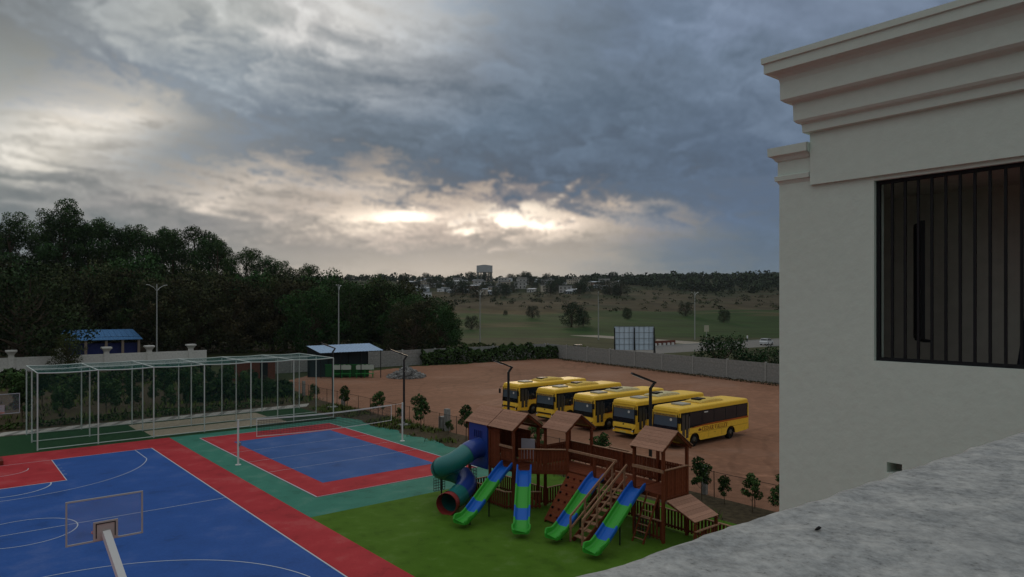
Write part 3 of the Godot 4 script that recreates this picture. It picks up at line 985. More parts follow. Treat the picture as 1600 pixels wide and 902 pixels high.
func tall_tree(sd: int) -> Node3D:      # eucalyptus-like, unit height 28
	var r := RandomNumberGenerator.new(); r.seed = sd
	var o := Node3D.new()
	var t := Mesher.new()
	t.tube([Vector3.ZERO, Vector3(0.2, 9, 0.1), Vector3(-0.2, 18, 0.2), Vector3(0.1, 25, 0)], [0.42, 0.32, 0.22, 0.06], 7, false)
	var blobs := []
	for k in 26:
		var y := 8.0 + 18.5 * pow((k + 0.5) / 26.0, 0.85)
		var reach := 5.2 * pow(sin(clampf((y - 5.0) / 24.0, 0.05, 0.97) * PI), 0.7)
		var a := k * 2.4 + r.randf()
		var p := Vector3(cos(a) * reach * r.randf_range(0.5, 1.05), y + r.randf_range(-0.6, 1.2), sin(a) * reach * r.randf_range(0.5, 1.05))
		limb(t, Vector3(0, y - reach * 0.9, 0), p, 0.10, 0.03, r)
		blobs.append([p, r.randf_range(1.3, 2.5), r.randf_range(0.7, 1.0)])
	blobs.append([Vector3(0.1, 26.6, 0), 1.3, 1.1])
	var c := Mesher.new()
	leaves(c, blobs, 15000, 0.185, Color(0.040, 0.078, 0.026), 0.38, r)
	part("trunk", t, M.bark, o)
	part("crown", c, M.leaf, o)
	return o

func round_tree(sd: int, col: Color, spread := 1.0, count := 11000) -> Node3D:  # broad dense tree, unit height 12
	var r := RandomNumberGenerator.new(); r.seed = sd
	var o := Node3D.new()
	var t := Mesher.new()
	t.tube([Vector3.ZERO, Vector3(0.15, 2.2, 0.1), Vector3(-0.1, 5.5, 0.1)], [0.40, 0.30, 0.18], 7, false)
	var blobs := []
	for k in 34:
		var u := (k + 0.5) / 34.0
		var y := 1.6 + 9.4 * u
		var reach := 5.4 * spread * sqrt(maxf(0.05, 1.0 - pow((y - 5.2) / 6.6, 2.0)))
		var a := k * 2.399 + r.randf() * 0.6
		var f := sqrt(r.randf_range(0.2, 1.0))
		var p := Vector3(cos(a) * reach * f, y, sin(a) * reach * f)
		limb(t, Vector3(0, minf(y * 0.5, 5.0), 0), p, 0.13, 0.03, r)
		blobs.append([p, r.randf_range(1.2, 2.2), r.randf_range(0.65, 0.95)])
	var c := Mesher.new()
	leaves(c, blobs, count, 0.27 if count < 6000 else 0.185, col, 0.35, r)
	part("trunk", t, M.bark, o)
	part("crown", c, M.leaf, o)
	return o

func sapling(sd: int, col: Color) -> Node3D:      # unit height 2
	var r := RandomNumberGenerator.new(); r.seed = sd
	var o := Node3D.new()
	var t := Mesher.new()
	t.tube([Vector3.ZERO, Vector3(0.03, 0.7, 0.02), Vector3(-0.02, 1.5, 0.02)], [0.028, 0.022, 0.012], 5, false)
	var blobs := []
	for k in 9:
		var a := k * 2.4 + r.randf()
		var y := 0.75 + 1.1 * (k + 0.5) / 9.0
		var p := Vector3(cos(a), 0, sin(a)) * r.randf_range(0.18, 0.48) * (1.25 - 0.35 * y) + Vector3(0, y, 0)
		limb(t, Vector3(0, y - 0.3, 0), p, 0.012, 0.006, r)
		blobs.append([p, r.randf_range(0.16, 0.3), 0.85])
	var c := Mesher.new()
	leaves(c, blobs, 1300, 0.062, col, 0.3, r)
	part("stem", t, M.bark, o)
	part("crown", c, M.leaf, o)
	return o

func adopt(o: Node3D, called: String, label: String, category: String, group: String, at: Vector3, turn := 0.0, size := 1.0):
	o.name = numbered(self, called)
	add_child(o)
	o.position = at; o.rotation.y = turn; o.scale = Vector3.ONE * size
	tag(o, label, category, group)

func plant(kinds: Array, used: Dictionary, k: int, called: String, label: String, category: String, group: String, at: Vector3, turn: float, size: float):
	if used.has(k): copy(kinds[k], called, label, at, turn, size).set_meta("group", group)
	else:
		used[k] = true
		adopt(kinds[k], called, label, category, group, at, turn, size)

func ordinal(k: int) -> String:
	var low := ["first", "second", "third", "fourth", "fifth", "sixth", "seventh", "eighth", "ninth", "tenth", "eleventh", "twelfth", "thirteenth", "fourteenth", "fifteenth", "sixteenth", "seventeenth", "eighteenth", "nineteenth"]
	if k < 19: return low[k]
	var n := k + 1
	var tens := ["twent", "thirt", "fort", "fift", "sixt", "sevent", "eight", "ninet"]
	if n % 10 == 0: return tens[n / 10 - 2] + "ieth"
	return tens[n / 10 - 2] + "y-" + low[n % 10 - 1]

func build_trees():
	rng.seed = 33
	var used := {}
	var tall := [tall_tree(101), tall_tree(102), tall_tree(103)]
	# [right, ahead, height]
	var rows := [[-112, 150, 25.5], [-107, 147, 28.5], [-102, 152, 26], [-97.5, 149, 28.6], [-95, 146, 31.0], [-91, 152, 27.5], [-88, 148, 27.6], [-84.6, 153, 26.6], [-81, 149, 26.0], [-77, 153, 26.2], [-73, 149, 25.2], [-69.8, 152, 26.4], [-65.5, 150, 24.0], [-62.6, 147, 22.6], [-58, 151, 21.6], [-53, 150, 19.6], [-49.5, 147, 18.2], [-44, 148, 17.8], [-117, 152, 26]]
	rows.sort_custom(func(a, b): return a[0] < b[0])
	for i in rows.size():
		var q: Array = rows[i]
		plant(tall, used, i % 3, "tall_tree", "%s tall slender tree from the left in the grove's back row" % ordinal(i), "tree", "tall trees at the back of the grove", sv(q[1], q[0]), rng.randf() * TAU, q[2] / 28.0)
	used = {}
	var round := [round_tree(111, Color(0.038, 0.066, 0.022)), round_tree(112, Color(0.052, 0.060, 0.026)), round_tree(113, Color(0.032, 0.072, 0.022)), round_tree(114, Color(0.060, 0.056, 0.028), 1.1)]
	var spots := []
	var x := -98.0
	while x < -14:
		spots.append([x, 128.0 + rng.randf_range(-6, 8), lerpf(16.5, 12.4, smoothstep(-100, -40, x)) * lerpf(1.0, 0.74, smoothstep(-25, -14, x)) * rng.randf_range(0.92, 1.08), rng.randi() % 4])
		x += rng.randf_range(4.6, 6.0)
	x = -92.0
	while x < -15:
		spots.append([x, 139.0 + rng.randf_range(-4, 6), lerpf(18.5, 14.4, smoothstep(-80, -38, x)) * lerpf(1.0, 0.72, smoothstep(-27, -15, x)) * rng.randf_range(0.92, 1.1), rng.randi() % 4])
		x += rng.randf_range(7.0, 9.0)
	spots.append([-12.6, 121.0, 8.6, 2]); spots.append([-17.0, 120.0, 9.4, 3])
	spots.sort_custom(func(a, b): return a[0] / a[1] < b[0] / b[1])
	var tones := ["dark green", "brownish green", "deep green", "reddish brown tinged"]
	for i in spots.size():
		var q: Array = spots[i]
		plant(round, used, q[3], "broad_tree", "%s broad dense tree, %s from the left along the grove's front" % [tones[q[3]], ordinal(i)], "tree", "broad trees of the grove", sv(q[1], q[0]), rng.randf() * TAU, q[2] / 12.0)
	# large dark tree inside the garden on the left
	var big := round_tree(120, Color(0.030, 0.046, 0.018), 1.15, 9000)
	adopt(big, "shade_tree", "large dark shade tree at the left edge before the white garden wall", "tree", "", sv(94, -67), 0.5, 1.28)
	copy(big, "shade_tree", "second dark shade tree cut off by the left edge", sv(92, -80), 2.2, 1.2)
	var pepper := round_tree(121, Color(0.060, 0.075, 0.026), 0.8, 2600)
	adopt(pepper, "feathery_tree", "small feathery tree below the blue roofed hut", "tree", "", sv(91, -58.5), 0.0, 0.42)
	# flame tree that hangs over the yard wall
	var flame := round_tree(122, Color(0.030, 0.062, 0.024), 1.2, 4600)
	adopt(flame, "spreading_tree", "spreading dark tree hanging over the yard wall below the roadside sign", "tree", "", sv(89, 27.0, -2.5), 0.0, 0.62)
	copy(flame, "spreading_tree", "dark spreading bush over the yard wall beside the white building", sv(86, 31.8, -2.6), 1.9, 0.5)
	# saplings along the chain-link fence
	used = {}
	var saps := [sapling(131, Color(0.045, 0.085, 0.026)), sapling(132, Color(0.036, 0.072, 0.022)), sapling(133, Color(0.055, 0.098, 0.030))]
	var beds := [[25.9, -58.6, 2.0, "beyond the corner of the practice nets"], [25.9, -52.7, 2.3, "beside the farthest near-side black lamp post"], [25.9, -47.1, 2.5, "behind the far half of the volleyball net"], [25.9, -41.0, 3.0, "behind the right volleyball post"], [26.0, -35.8, 2.6, "left of the double playhouse roof"], [26.0, -29.2, 2.5, "seen between the first and second playhouse roofs"], [25.8, -23.9, 2.7, "bright one behind the middle of the play bridge"], [26.0, -18.1, 2.2, "right of the near play tower"], [26.1, -15.7, 1.9, "halfway between the near play tower and the white building"], [26.1, -14.2, 2.2, "touching the white building's edge"], [26.2, -17.1, 1.5, "small thin one right of the near play tower"], [26.3, -44.5, 1.3, "small thin one behind the volleyball net"], [26.3, -38.2, 1.2, "small thin one left of the concrete stubs"]]
	for i in beds.size():
		var q: Array = beds[i]
		plant(saps, used, i % 3, "sapling", "leafy sapling by the chain-link fence, " + q[3], "sapling", "saplings along the chain-link fence", Vector3(q[0], 0, q[1]), rng.randf() * TAU, q[2] / 2.35)
	# garden saplings behind the practice nets
	for i in 30:
		var p := Vector3(2.5 + (i % 10) * 2.25 + rng.randf_range(-0.7, 0.7), 0, -61.0 - (i / 10) * 4.6 + rng.randf_range(-1.2, 1.2))
		plant(saps, used, i % 3, "garden_sapling", "young garden tree behind the practice nets, %s from the left in the %s row" % [ordinal(i % 10), ["front", "middle", "back"][i / 10]], "sapling", "young trees in the garden behind the nets", p, rng.randf() * TAU, rng.randf_range(1.1, 1.75))
	hedge("garden_hedge", "low clipped hedge behind the paved path", Vector3(-6, 0, -59.2), Vector3(22, 0, -59.2), 0.9, 0.55, 0.6, 3000, Color(0.05, 0.082, 0.022), 41)
	hedge("garden_shrubs", "dark shrub belt in front of the white garden wall", Vector3(-8, 0, -92), Vector3(25, 0, -86), 2.4, 2.2, 1.6, 5200, Color(0.034, 0.062, 0.02), 42)
	hedge("corner_shrubs", "dark shrubs at the garden corner behind the nets", Vector3(17, 0, -66), Vector3(26, 0, -64), 2.0, 1.9, 1.4, 2600, Color(0.034, 0.060, 0.02), 43)

# ---------------------------------------------------------------- far landscape
func build_far():
	rng.seed = 44
	# roads
	sheet("road", [[84, -79], [240, -74], [240, -92], [84, -93]], 0.004, M.asphalt)
	var pale := mottled(0.25, 0.225, 0.185, 0.9, 4.0, 0.8, 1.15, 95)
	sheet("lane", [[129, -93], [138, -93], [156, -175], [149, -176]], 0.006, pale)
	var kb := Mesher.new()
	kb.span(Vector3(104, 0, -92.9), Vector3(240, 0.16, -92.6))
	ground_piece("kerb", kb, M.precast_post)
	# low retaining wall with painted stones
	var rw := thing("roadside_wall", "low dark stone wall with painted blocks beside the road", "wall", Vector3(112, 0, -95))
	var b := Mesher.new()
	b.span(Vector3(0, 0, 0), Vector3(14, 1.0, 0.4))
	part("wall", b, M.brick, rw)
	b = Mesher.new()
	b.span(Vector3(-0.35, 0, 0), Vector3(0.35, 0.5, 0.3))
	var blk := b.mesh(M.pale)
	for k in 9: place("block", blk, rw, Transform3D(Basis.IDENTITY, Vector3(0.8 + k * 1.5, 0, 0.42)))
	# street lamps
	var lamp := thing("street_lamp", "tall galvanised street lamp before the dark grove behind the white garden wall", "street lamp", sv(114, -58.6), 0.3, "double street lamps along the road")
	b = Mesher.new()
	b.cyl(Vector3.ZERO, Vector3(0, 12.2, 0), 0.13, 0.07, 8)
	part("pole", b, M.galv, lamp)
	for s in [-1.0, 1.0]:
		b = Mesher.new()
		b.tube([Vector3(0, 11.0, 0), Vector3(s * 0.5, 11.6, 0), Vector3(s * 1.3, 12.0, 0)], [0.05, 0.045, 0.04], 6)
		var arm := part("arm", b, M.galv, lamp)
		b = Mesher.new()
		b.beam(Vector3(s * 1.2, 12.0, 0), Vector3(s * 1.75, 12.06, 0), 0.18, 0.08)
		part("lamp_head", b, M.pale, arm)
	for q in [[116, -29.1, "behind the blue sheet roof shelter", 0.9], [160, -7.4, "right of the grove, below the water tower", 0.5], [175, 21.9, "left of the billboard in the green field", 0.8], [175, 46.3, "right of the billboard in the green field", 0.1]]:
		copy(lamp, "street_lamp", "tall galvanised street lamp " + q[2], sv(q[0], q[1]), q[3])
	# billboard seen from behind
	var bb := thing("billboard", "pale blue billboard on a dark steel frame behind the yard wall", "billboard", sv(107, 18.9), -0.62)
	var sheet_b := Mesher.new()
	sheet_b.span(Vector3(0.015, 0.015, -0.02), Vector3(0.765, 0.895, 0.02))
	var pan := sheet_b.mesh(mottled(0.62, 0.73, 0.84, 0.6, 1.6, 0.85, 1.12, 97))
	for k in 8:
		for q in 4: place("panel", pan, bb, Transform3D(Basis.IDENTITY, Vector3(-3.12 + k * 0.78, 1.75 + q * 0.91, 0)))
	b = Mesher.new()
	for k in 9: b.box(Vector3(-3.12 + k * 0.78, 3.57, 0.06), Vector3(0.028 if k != 4 else 0.08, 3.66, 0.06))
	for q in 5: b.box(Vector3(0, 1.75 + q * 0.91, 0.11), Vector3(6.3, 0.03, 0.04))
	part("frame", b, M.iron, bb)
	for x in [-3.1, 0.0, 3.1]:
		b = Mesher.new()
		b.box(Vector3(x, 2.6, 0.22), Vector3(0.15, 5.2, 0.15))
		part("post", b, M.iron, bb)
		b = Mesher.new()
		b.beam(Vector3(x, 4.2, 0.3), Vector3(x - 0.3, 0.0, 2.2), 0.1, 0.1)
		part("brace", b, M.iron, bb)
	# road sign
	var sg := thing("road_sign", "small pale square sign on a post beyond the road", "sign", sv(140, 39.4), -0.7)
	b = Mesher.new(); b.cyl(Vector3.ZERO, Vector3(0, 4.4, 0), 0.05, 0.05, 6); part("post", b, M.galv, sg)
	b = Mesher.new(); b.box(Vector3(0, 4.0, 0.06), Vector3(0.95, 1.3, 0.04)); part("plate", b, mat(0.42, 0.40, 0.30, 0.6), sg)
	# water tower
	var tank := thing("water_tower", "grey concrete water tower on columns above the hillside village", "water tower", sv(900, -35.8, land_height(900, -35.8) - 1.0), 0.4)
	var conc := mottled(0.40, 0.41, 0.42, 0.9, 6.0, 0.85, 1.1, 98)
	b = Mesher.new()
	b.cyl(Vector3(0, 13.5, 0), Vector3(0, 21.5, 0), 10.4, 10.4, 28)
	b.cyl(Vector3(0, 21.5, 0), Vector3(0, 22.6, 0), 9.6, 2.5, 28)
	b.cyl(Vector3(0, 12.7, 0), Vector3(0, 13.5, 0), 10.9, 10.9, 28)
	part("tank", b, conc, tank)
	b = Mesher.new(); b.cyl(Vector3(0, 7.0, 0), Vector3(0, 7.6, 0), 9.8, 9.8, 24); part("ring_beam", b, conc, tank)
	for k in 12:
		b = Mesher.new()
		var a := TAU * k / 12
		b.cyl(Vector3(cos(a) * 9.3, 0, sin(a) * 9.3), Vector3(cos(a) * 9.3, 12.8, sin(a) * 9.3), 0.6, 0.6, 8)
		part("column", b, conc, tank)
	b = Mesher.new(); b.cyl(Vector3(0, 0, 0), Vector3(0, 12.8, 0), 2.2, 2.2, 12); part("shaft", b, conc, tank)
	# village houses: six kinds, each a walled box with parapet, openings and roof
	var tones := [[0.60, 0.60, 0.57, "whitewashed"], [0.42, 0.41, 0.39, "grey"], [0.45, 0.50, 0.55, "bluish"], [0.52, 0.46, 0.37, "cream"], [0.30, 0.20, 0.15, "brick coloured"], [0.70, 0.72, 0.74, "white"]]
	var kinds := []
	for k in 6:
		var o := Node3D.new()
		var wm := mottled(tones[k][0], tones[k][1], tones[k][2], 0.9, 5.0, 0.75, 1.15, 200 + k)
		var w: float = [9.0, 12.0, 7.5, 10.0, 14.0, 8.0][k]
		var d: float = [7.0, 8.0, 7.0, 9.0, 7.0, 6.0][k]
		var hh: float = [3.6, 6.4, 3.4, 6.2, 3.6, 4.0][k]
		b = Mesher.new()
		b.span(Vector3(-w / 2, -2.0, -d / 2), Vector3(w / 2, hh, d / 2))
		part("wall", b, wm, o)
		b = Mesher.new()
		if k % 2 == 0:
			b.quad(Vector3(-w / 2 - 0.6, hh - 0.2, d / 2 + 0.8), Vector3(w / 2 + 0.6, hh - 0.2, d / 2 + 0.8), Vector3(w / 2 + 0.6, hh + 1.2, -d / 2 - 0.5), Vector3(-w / 2 - 0.6, hh + 1.2, -d / 2 - 0.5))
			b.quad(Vector3(-w / 2 - 0.6, hh + 1.05, -d / 2 - 0.5), Vector3(w / 2 + 0.6, hh + 1.05, -d / 2 - 0.5), Vector3(w / 2 + 0.6, hh - 0.35, d / 2 + 0.8), Vector3(-w / 2 - 0.6, hh - 0.35, d / 2 + 0.8))
			part("roof", b, mat(0.42, 0.44, 0.46, 0.6), o)
		else:
			b.span(Vector3(-w / 2 - 0.3, hh, -d / 2 - 0.3), Vector3(w / 2 + 0.3, hh + 0.7, d / 2 + 0.3))
			part("roof", b, mat(0.24, 0.24, 0.24, 0.8), o)
		for fl in (2 if hh > 5 else 1):
			for q in 3:
				b = Mesher.new()
				var cx := -w / 2 + w * (q + 0.5) / 3.0
				if fl == 0 and q == 1: b.span(Vector3(cx - 0.6, 0, d / 2 - 0.1), Vector3(cx + 0.6, 2.3, d / 2 + 0.05))
				else: b.span(Vector3(cx - 0.7, 1.0 + fl * 3.0, d / 2 - 0.1), Vector3(cx + 0.7, 2.3 + fl * 3.0, d / 2 + 0.05))
				part("door" if fl == 0 and q == 1 else "window", b, M.blackplastic, o)
		kinds.append(o)
	var used := {}
	var face := -atan2(AHEAD.x, -AHEAD.z)
	var homes := []
	for i in 96:
		var d := lerpf(600.0, 900.0, pow(rng.randf(), 0.8))
		var px := rng.randf_range(-0.150, 0.150)
		if px > 0.09 and d < 700: d += 110
		homes.append([d, d * px, i % 6])
	homes.append([560.0, -70.0, 5])
	homes.sort_custom(func(a, b): return a[1] / a[0] < b[1] / b[0])
	for i in homes.size():
		var q: Array = homes[i]
		var tier := "lower" if q[0] < 690 else ("middle" if q[0] < 790 else "upper")
		plant(kinds, used, q[2], "village_house", "%s hillside village house from the left, %s, on the %s slope" % [ordinal(i), tones[q[2]][3], tier], "house", "hillside village houses", sv(q[0], q[1], land_height(q[0], q[1])), face + rng.randf_range(-0.5, 0.5), rng.randf_range(0.62, 1.05))
	# trees among the houses and in the fields
	used = {}
	var bushes := []
	for k in 3:
		bushes.append(round_tree(140 + k, [Color(0.030, 0.048, 0.024), Color(0.036, 0.056, 0.026), Color(0.040, 0.050, 0.028)][k], [1.0, 0.85, 1.15][k], 3600))
	var named := [[255, 22.0, 9.5, "large round bush standing in the green field"], [262, 27.0, 6.5, "smaller bush joined to the large bush in the green field"], [330, 9.8, 6.2, "lone round tree in the brown field below the water tower"], [365, -3.5, 2.8, "tiny lone shrub in the brown field"], [330, 55, 6, "shrub at the top of the green field, right of centre"], [350, 88, 7.5, "dark shrub high in the field near the white building"], [300, 92, 6.0, "dark shrub in the green field near the white building"], [150, 30, 3.0, "low bush beside the lane behind the billboard"], [240, -14, 5, "bush at the edge of the grove by the field"]]
	for i in named.size():
		var q: Array = named[i]
		plant(bushes, used, i % 3, "field_tree", q[3], "tree", "trees out in the fields", sv(q[0], q[1], land_height(q[0], q[1]) - 0.2), rng.randf() * TAU, q[2] / 12.0)
	for i in 60:
		var d := rng.randf_range(560.0, 930.0)
		var px := -0.16 + 0.32 * (i + 0.5) / 60.0
		plant(bushes, used, i % 3, "village_tree", "%s dark tree from the left among the hillside village houses" % ordinal(i), "tree", "trees among the village houses", sv(d, d * px, land_height(d, d * px) - 0.5), rng.randf() * TAU, rng.randf_range(0.6, 1.15))
	# wooded ridge: one mass
	var wb := Mesher.new()
	var r := RandomNumberGenerator.new(); r.seed = 55
	for i in 1500:
		var d := r.randf_range(900, 1080)
		var px := r.randf_range(-0.45, 0.45)
		if i % 2 == 0:
			px = r.randf_range(0.10, 0.46)
			d = r.randf_range(620 + 160 * smoothstep(0.34, 0.12, px), 1000)
		var base := sv(d, d * px, land_height(d, d * px))
		var hgt := r.randf_range(3.5, 9.0) * (1.25 if r.randf() < 0.12 else 0.9)
		var tone := r.randf_range(0.7, 1.25)
		for k in 34:
			var dv := Vector3(r.randfn(), r.randfn(), r.randfn()).normalized()
			var p := base + Vector3(dv.x * hgt * 0.6, hgt * 0.55 + dv.y * hgt * 0.48, dv.z * hgt * 0.6)
			var q := tone * r.randf_range(0.75, 1.25)
			wb.col = Color(0.034 * q, 0.050 * q, 0.026 * q)
			wb.leaf(p, dv, hgt * 0.22, r)
	var wo := part("distant_woodland", wb, M.leaf)
	wo.set_meta("kind", "stuff")
	tag(wo, "dark woodland along the ridge on the horizon", "woodland")
	# low scrub dotted over the brown slope
	var gb := Mesher.new()
	for i in 420:
		var d := 400.0 + 330.0 * pow(r.randf(), 0.7)
		var px := r.randf_range(-0.10, 0.42)
		var base := sv(d, d * px, land_height(d, d * px))
		var hgt := r.randf_range(0.6, 2.4)
		var tone := r.randf_range(0.7, 1.3)
		for k in 16:
			var dv := Vector3(r.randfn(), absf(r.randfn()), r.randfn()).normalized()
			var q := tone * r.randf_range(0.8, 1.2)
			gb.col = Color(0.046 * q, 0.056 * q, 0.026 * q)
			gb.leaf(base + dv * Vector3(hgt * 1.1, hgt * 0.8, hgt * 1.1), dv, hgt * 0.4, r)
	var go := part("scrub", gb, M.leaf)
	go.set_meta("kind", "stuff")
	tag(go, "low scrub dotted over the brown slope below the village", "scrub")

# ---------------------------------------------------------------- wooden play structure
const PO := Vector3(20.2, 0, -20.5)
var play: Node3D

func pp(called: String, b: Mesher, m: Material) -> MeshInstance3D:
	var o := part(called, b, m, play)
	o.position = -PO
	return o

func slats(ax: float, az: float, ex: float, ez: float, y0: float, y1: float, rail: bool, step := 0.118, wide := 0.098, called := "slat_panel"):
	var a := Vector3(ax, 0, az); var e := Vector3(ex, 0, ez)
	var d := (e - a).normalized()
	var len := a.distance_to(e)
	var b := Mesher.new()
	if rail:
		b.beam(a + Vector3.UP * (y1 + 0.02), e + Vector3.UP * (y1 + 0.02), 0.09, 0.035)
	else: b.beam(a + Vector3.UP * (y1 - 0.12), e + Vector3.UP * (y1 - 0.12), 0.03, 0.07)
	var o := pp(called, b, M.rail if rail else M.wood[1])
	var lb := Mesher.new()
	lb.beam(a + Vector3.UP * (y0 + 0.10), e + Vector3.UP * (y0 + 0.10), 0.03, 0.07)
	part("lower_rail", lb, M.wood[1], o)
	var sb := Mesher.new()
	sb.box(Vector3.ZERO, Vector3(wide, y1 - y0, 0.02))
	var n := int(len / step)
	var turn := atan2(-d.z, d.x)
	var side := d.cross(Vector3.UP) * -0.027
	for k in n:
		var sm := sb.mesh(M.wood[rng.randi() % 4]) if k < 4 else null
		if sm == null: sm = meshes_cache[rng.randi() % meshes_cache.size()]
		else:
			if k == 0: meshes_cache.clear()
			meshes_cache.append(sm)
		place("slat", sm, o, Transform3D(Basis(Vector3.UP, turn), a + d * (len * (k + 0.5) / n) + Vector3.UP * ((y0 + y1) * 0.5) + side))
var meshes_cache := []

func gable_roof(x0: float, x1: float, z0: float, z1: float, ye: float, yr: float):
	var xm := (x0 + x1) * 0.5
	var b := Mesher.new()
	for z in [z0 + 0.06, z1 - 0.06]:
		b.beam(Vector3(x0 + 0.04, ye - 0.05, z), Vector3(xm, yr - 0.05, z), 0.05, 0.09)
		b.beam(Vector3(x1 - 0.04, ye - 0.05, z), Vector3(xm, yr - 0.05, z), 0.05, 0.09)
	b.beam(Vector3(xm, yr - 0.07, z0 + 0.1), Vector3(xm, yr - 0.07, z1 - 0.1), 0.05, 0.1)
	for x in [x0 + 0.22, x1 - 0.22]: b.beam(Vector3(x, ye + 0.02, z0 + 0.1), Vector3(x, ye + 0.02, z1 - 0.1), 0.06, 0.09)
	var o := pp("roof", b, M.wood[1])
	for s in [0, 1]:
		var a := Vector3(x0 if s == 0 else x1, ye, 0)
		var e := Vector3(xm, yr, 0)
		var run := e - a
		var n := 7
		var w := run.length() / n
		var dir := run.normalized()
		var sb := Mesher.new()
		sb.box(Vector3.ZERO, Vector3(w * 0.965, 0.022, z1 - z0))
		var basis := Basis(Vector3.BACK, atan2(dir.y, dir.x))
		for k in n:
			place("roof_plank", sb.mesh(M.roofwood[rng.randi() % 3]), o, Transform3D(basis, a + dir * w * (k + 0.5) + Vector3(0, 0.03 + rng.randf_range(0, 0.004), (z0 + z1) * 0.5 + rng.randf_range(-0.008, 0.008))))

func post(x: float, z: float, y: float):
	var b := Mesher.new()
	b.span(Vector3(x - 0.05, 0, z - 0.05), Vector3(x + 0.05, y, z + 0.05))
	pp("post", b, M.wood[0])

func bar(a: Vector3, e: Vector3, w := 0.05, h := 0.09, m: Material = null, called := "rail"):
	var b := Mesher.new()
	b.beam(a, e, w, h)
	pp(called, b, M.rail if m == null else m)

func deck(x0: float, z0: float, x1: float, z1: float, y := 1.75):
	var b := Mesher.new()
	b.span(Vector3(x0, y - 0.18, z0), Vector3(x0 + 0.05, y - 0.03, z1)); b.span(Vector3(x1 - 0.05, y - 0.18, z0), Vector3(x1, y - 0.03, z1))
	var o := pp("deck", b, M.wood[1])
	var n := int((z1 - z0) / 0.14)
	var w := (z1 - z0) / n
	var sb := Mesher.new()
	sb.box(Vector3.ZERO, Vector3(x1 - x0, 0.03, w * 0.95))
	var ms := [sb.mesh(M.wood[0]), sb.mesh(M.wood[2])]
	for k in n: place("deck_board", ms[k % 2], o, Transform3D(Basis.IDENTITY, Vector3((x0 + x1) * 0.5, y - 0.015, z0 + w * (k + 0.5))))

func slide(tx: float, tz: float, ex: float, ez: float):
	var a := Vector3(tx, 0, tz); var e := Vector3(ex, 0, ez)
	var d := (e - a).normalized()
	var L := a.distance_to(e)
	var s := d.cross(Vector3.UP)
	var keys := [[0.0, 1.76], [0.06, 1.75], [0.12, 1.68], [0.18, 1.57], [0.40, 1.14], [0.62, 0.71], [0.72, 0.52], [0.79, 0.40], [0.86, 0.31], [0.93, 0.265], [1.0, 0.25]]
	var pts := []
	var N := 44
	for i in N + 1:
		var u := float(i) / N
		var y := 0.0
		for k in keys.size() - 1:
			if u >= keys[k][0] and u <= keys[k + 1][0]:
				var t: float = (u - keys[k][0]) / (keys[k + 1][0] - keys[k][0])
				y = lerpf(keys[k][1], keys[k + 1][1], t)
		pts.append(a + d * L * u + Vector3.UP * y)
	for pas in 2:
		for i in range(1, N): pts[i].y = (pts[i - 1].y + pts[i].y * 2 + pts[i + 1].y) / 4.0
	var holder := Mesher.new()
	for u in [0.42, 0.80]:
		var q: Vector3 = pts[int(u * N)]
		holder.cyl(q - Vector3.UP * 0.05, Vector3(q.x, 0, q.z), 0.03, 0.03, 6)
	var o := pp("slide", holder, M.black_pole)
	var cuts := [0, 13, 26, 33, 44]
	for c in 4:
		var b := Mesher.new()
		var ring := []
		for i in range(cuts[c], cuts[c + 1] + 1):
			var u := float(i) / N
			var flare := 1.0 + 0.22 * smoothstep(0.86, 0.95, u) - 0.25 * smoothstep(0.965, 1.0, u)
			var hh := 0.17 + 0.06 * smoothstep(0.84, 0.93, u) - 0.14 * smoothstep(0.95, 1.0, u) + 0.08 * smoothstep(0.10, 0.0, u)
			var w := 0.25 * flare
			var dir: Vector3 = (pts[mini(i + 1, N)] - pts[maxi(i - 1, 0)]).normalized()
			var up := s.cross(dir).normalized()
			if up.y < 0: up = -up
			var sec := [Vector2(-w - 0.06, hh - 0.10), Vector2(-w - 0.06, hh), Vector2(-w - 0.03, hh + 0.02), Vector2(-w, hh), Vector2(-w + 0.015, 0.05), Vector2(-w + 0.07, 0.0), Vector2(w - 0.07, 0.0), Vector2(w - 0.015, 0.05), Vector2(w, hh), Vector2(w + 0.03, hh + 0.02), Vector2(w + 0.06, hh), Vector2(w + 0.06, hh - 0.10), Vector2(w, -0.05), Vector2(-w, -0.05)]
			var row := []
			for p in sec: row.append(pts[i] + s * p.x + up * p.y)
			ring.append(row)
		for i in ring.size() - 1:
			for k in 14:
				var q := (k + 1) % 14
				b.quad(ring[i][q], ring[i][k], ring[i + 1][k], ring[i + 1][q])
		if c == 3:
			for k in range(1, 13): b.tri(ring[-1][0], ring[-1][k], ring[-1][k + 1])
		part("slide_section", b, M.plastic_blue if c % 2 == 0 else M.plastic_green, o)

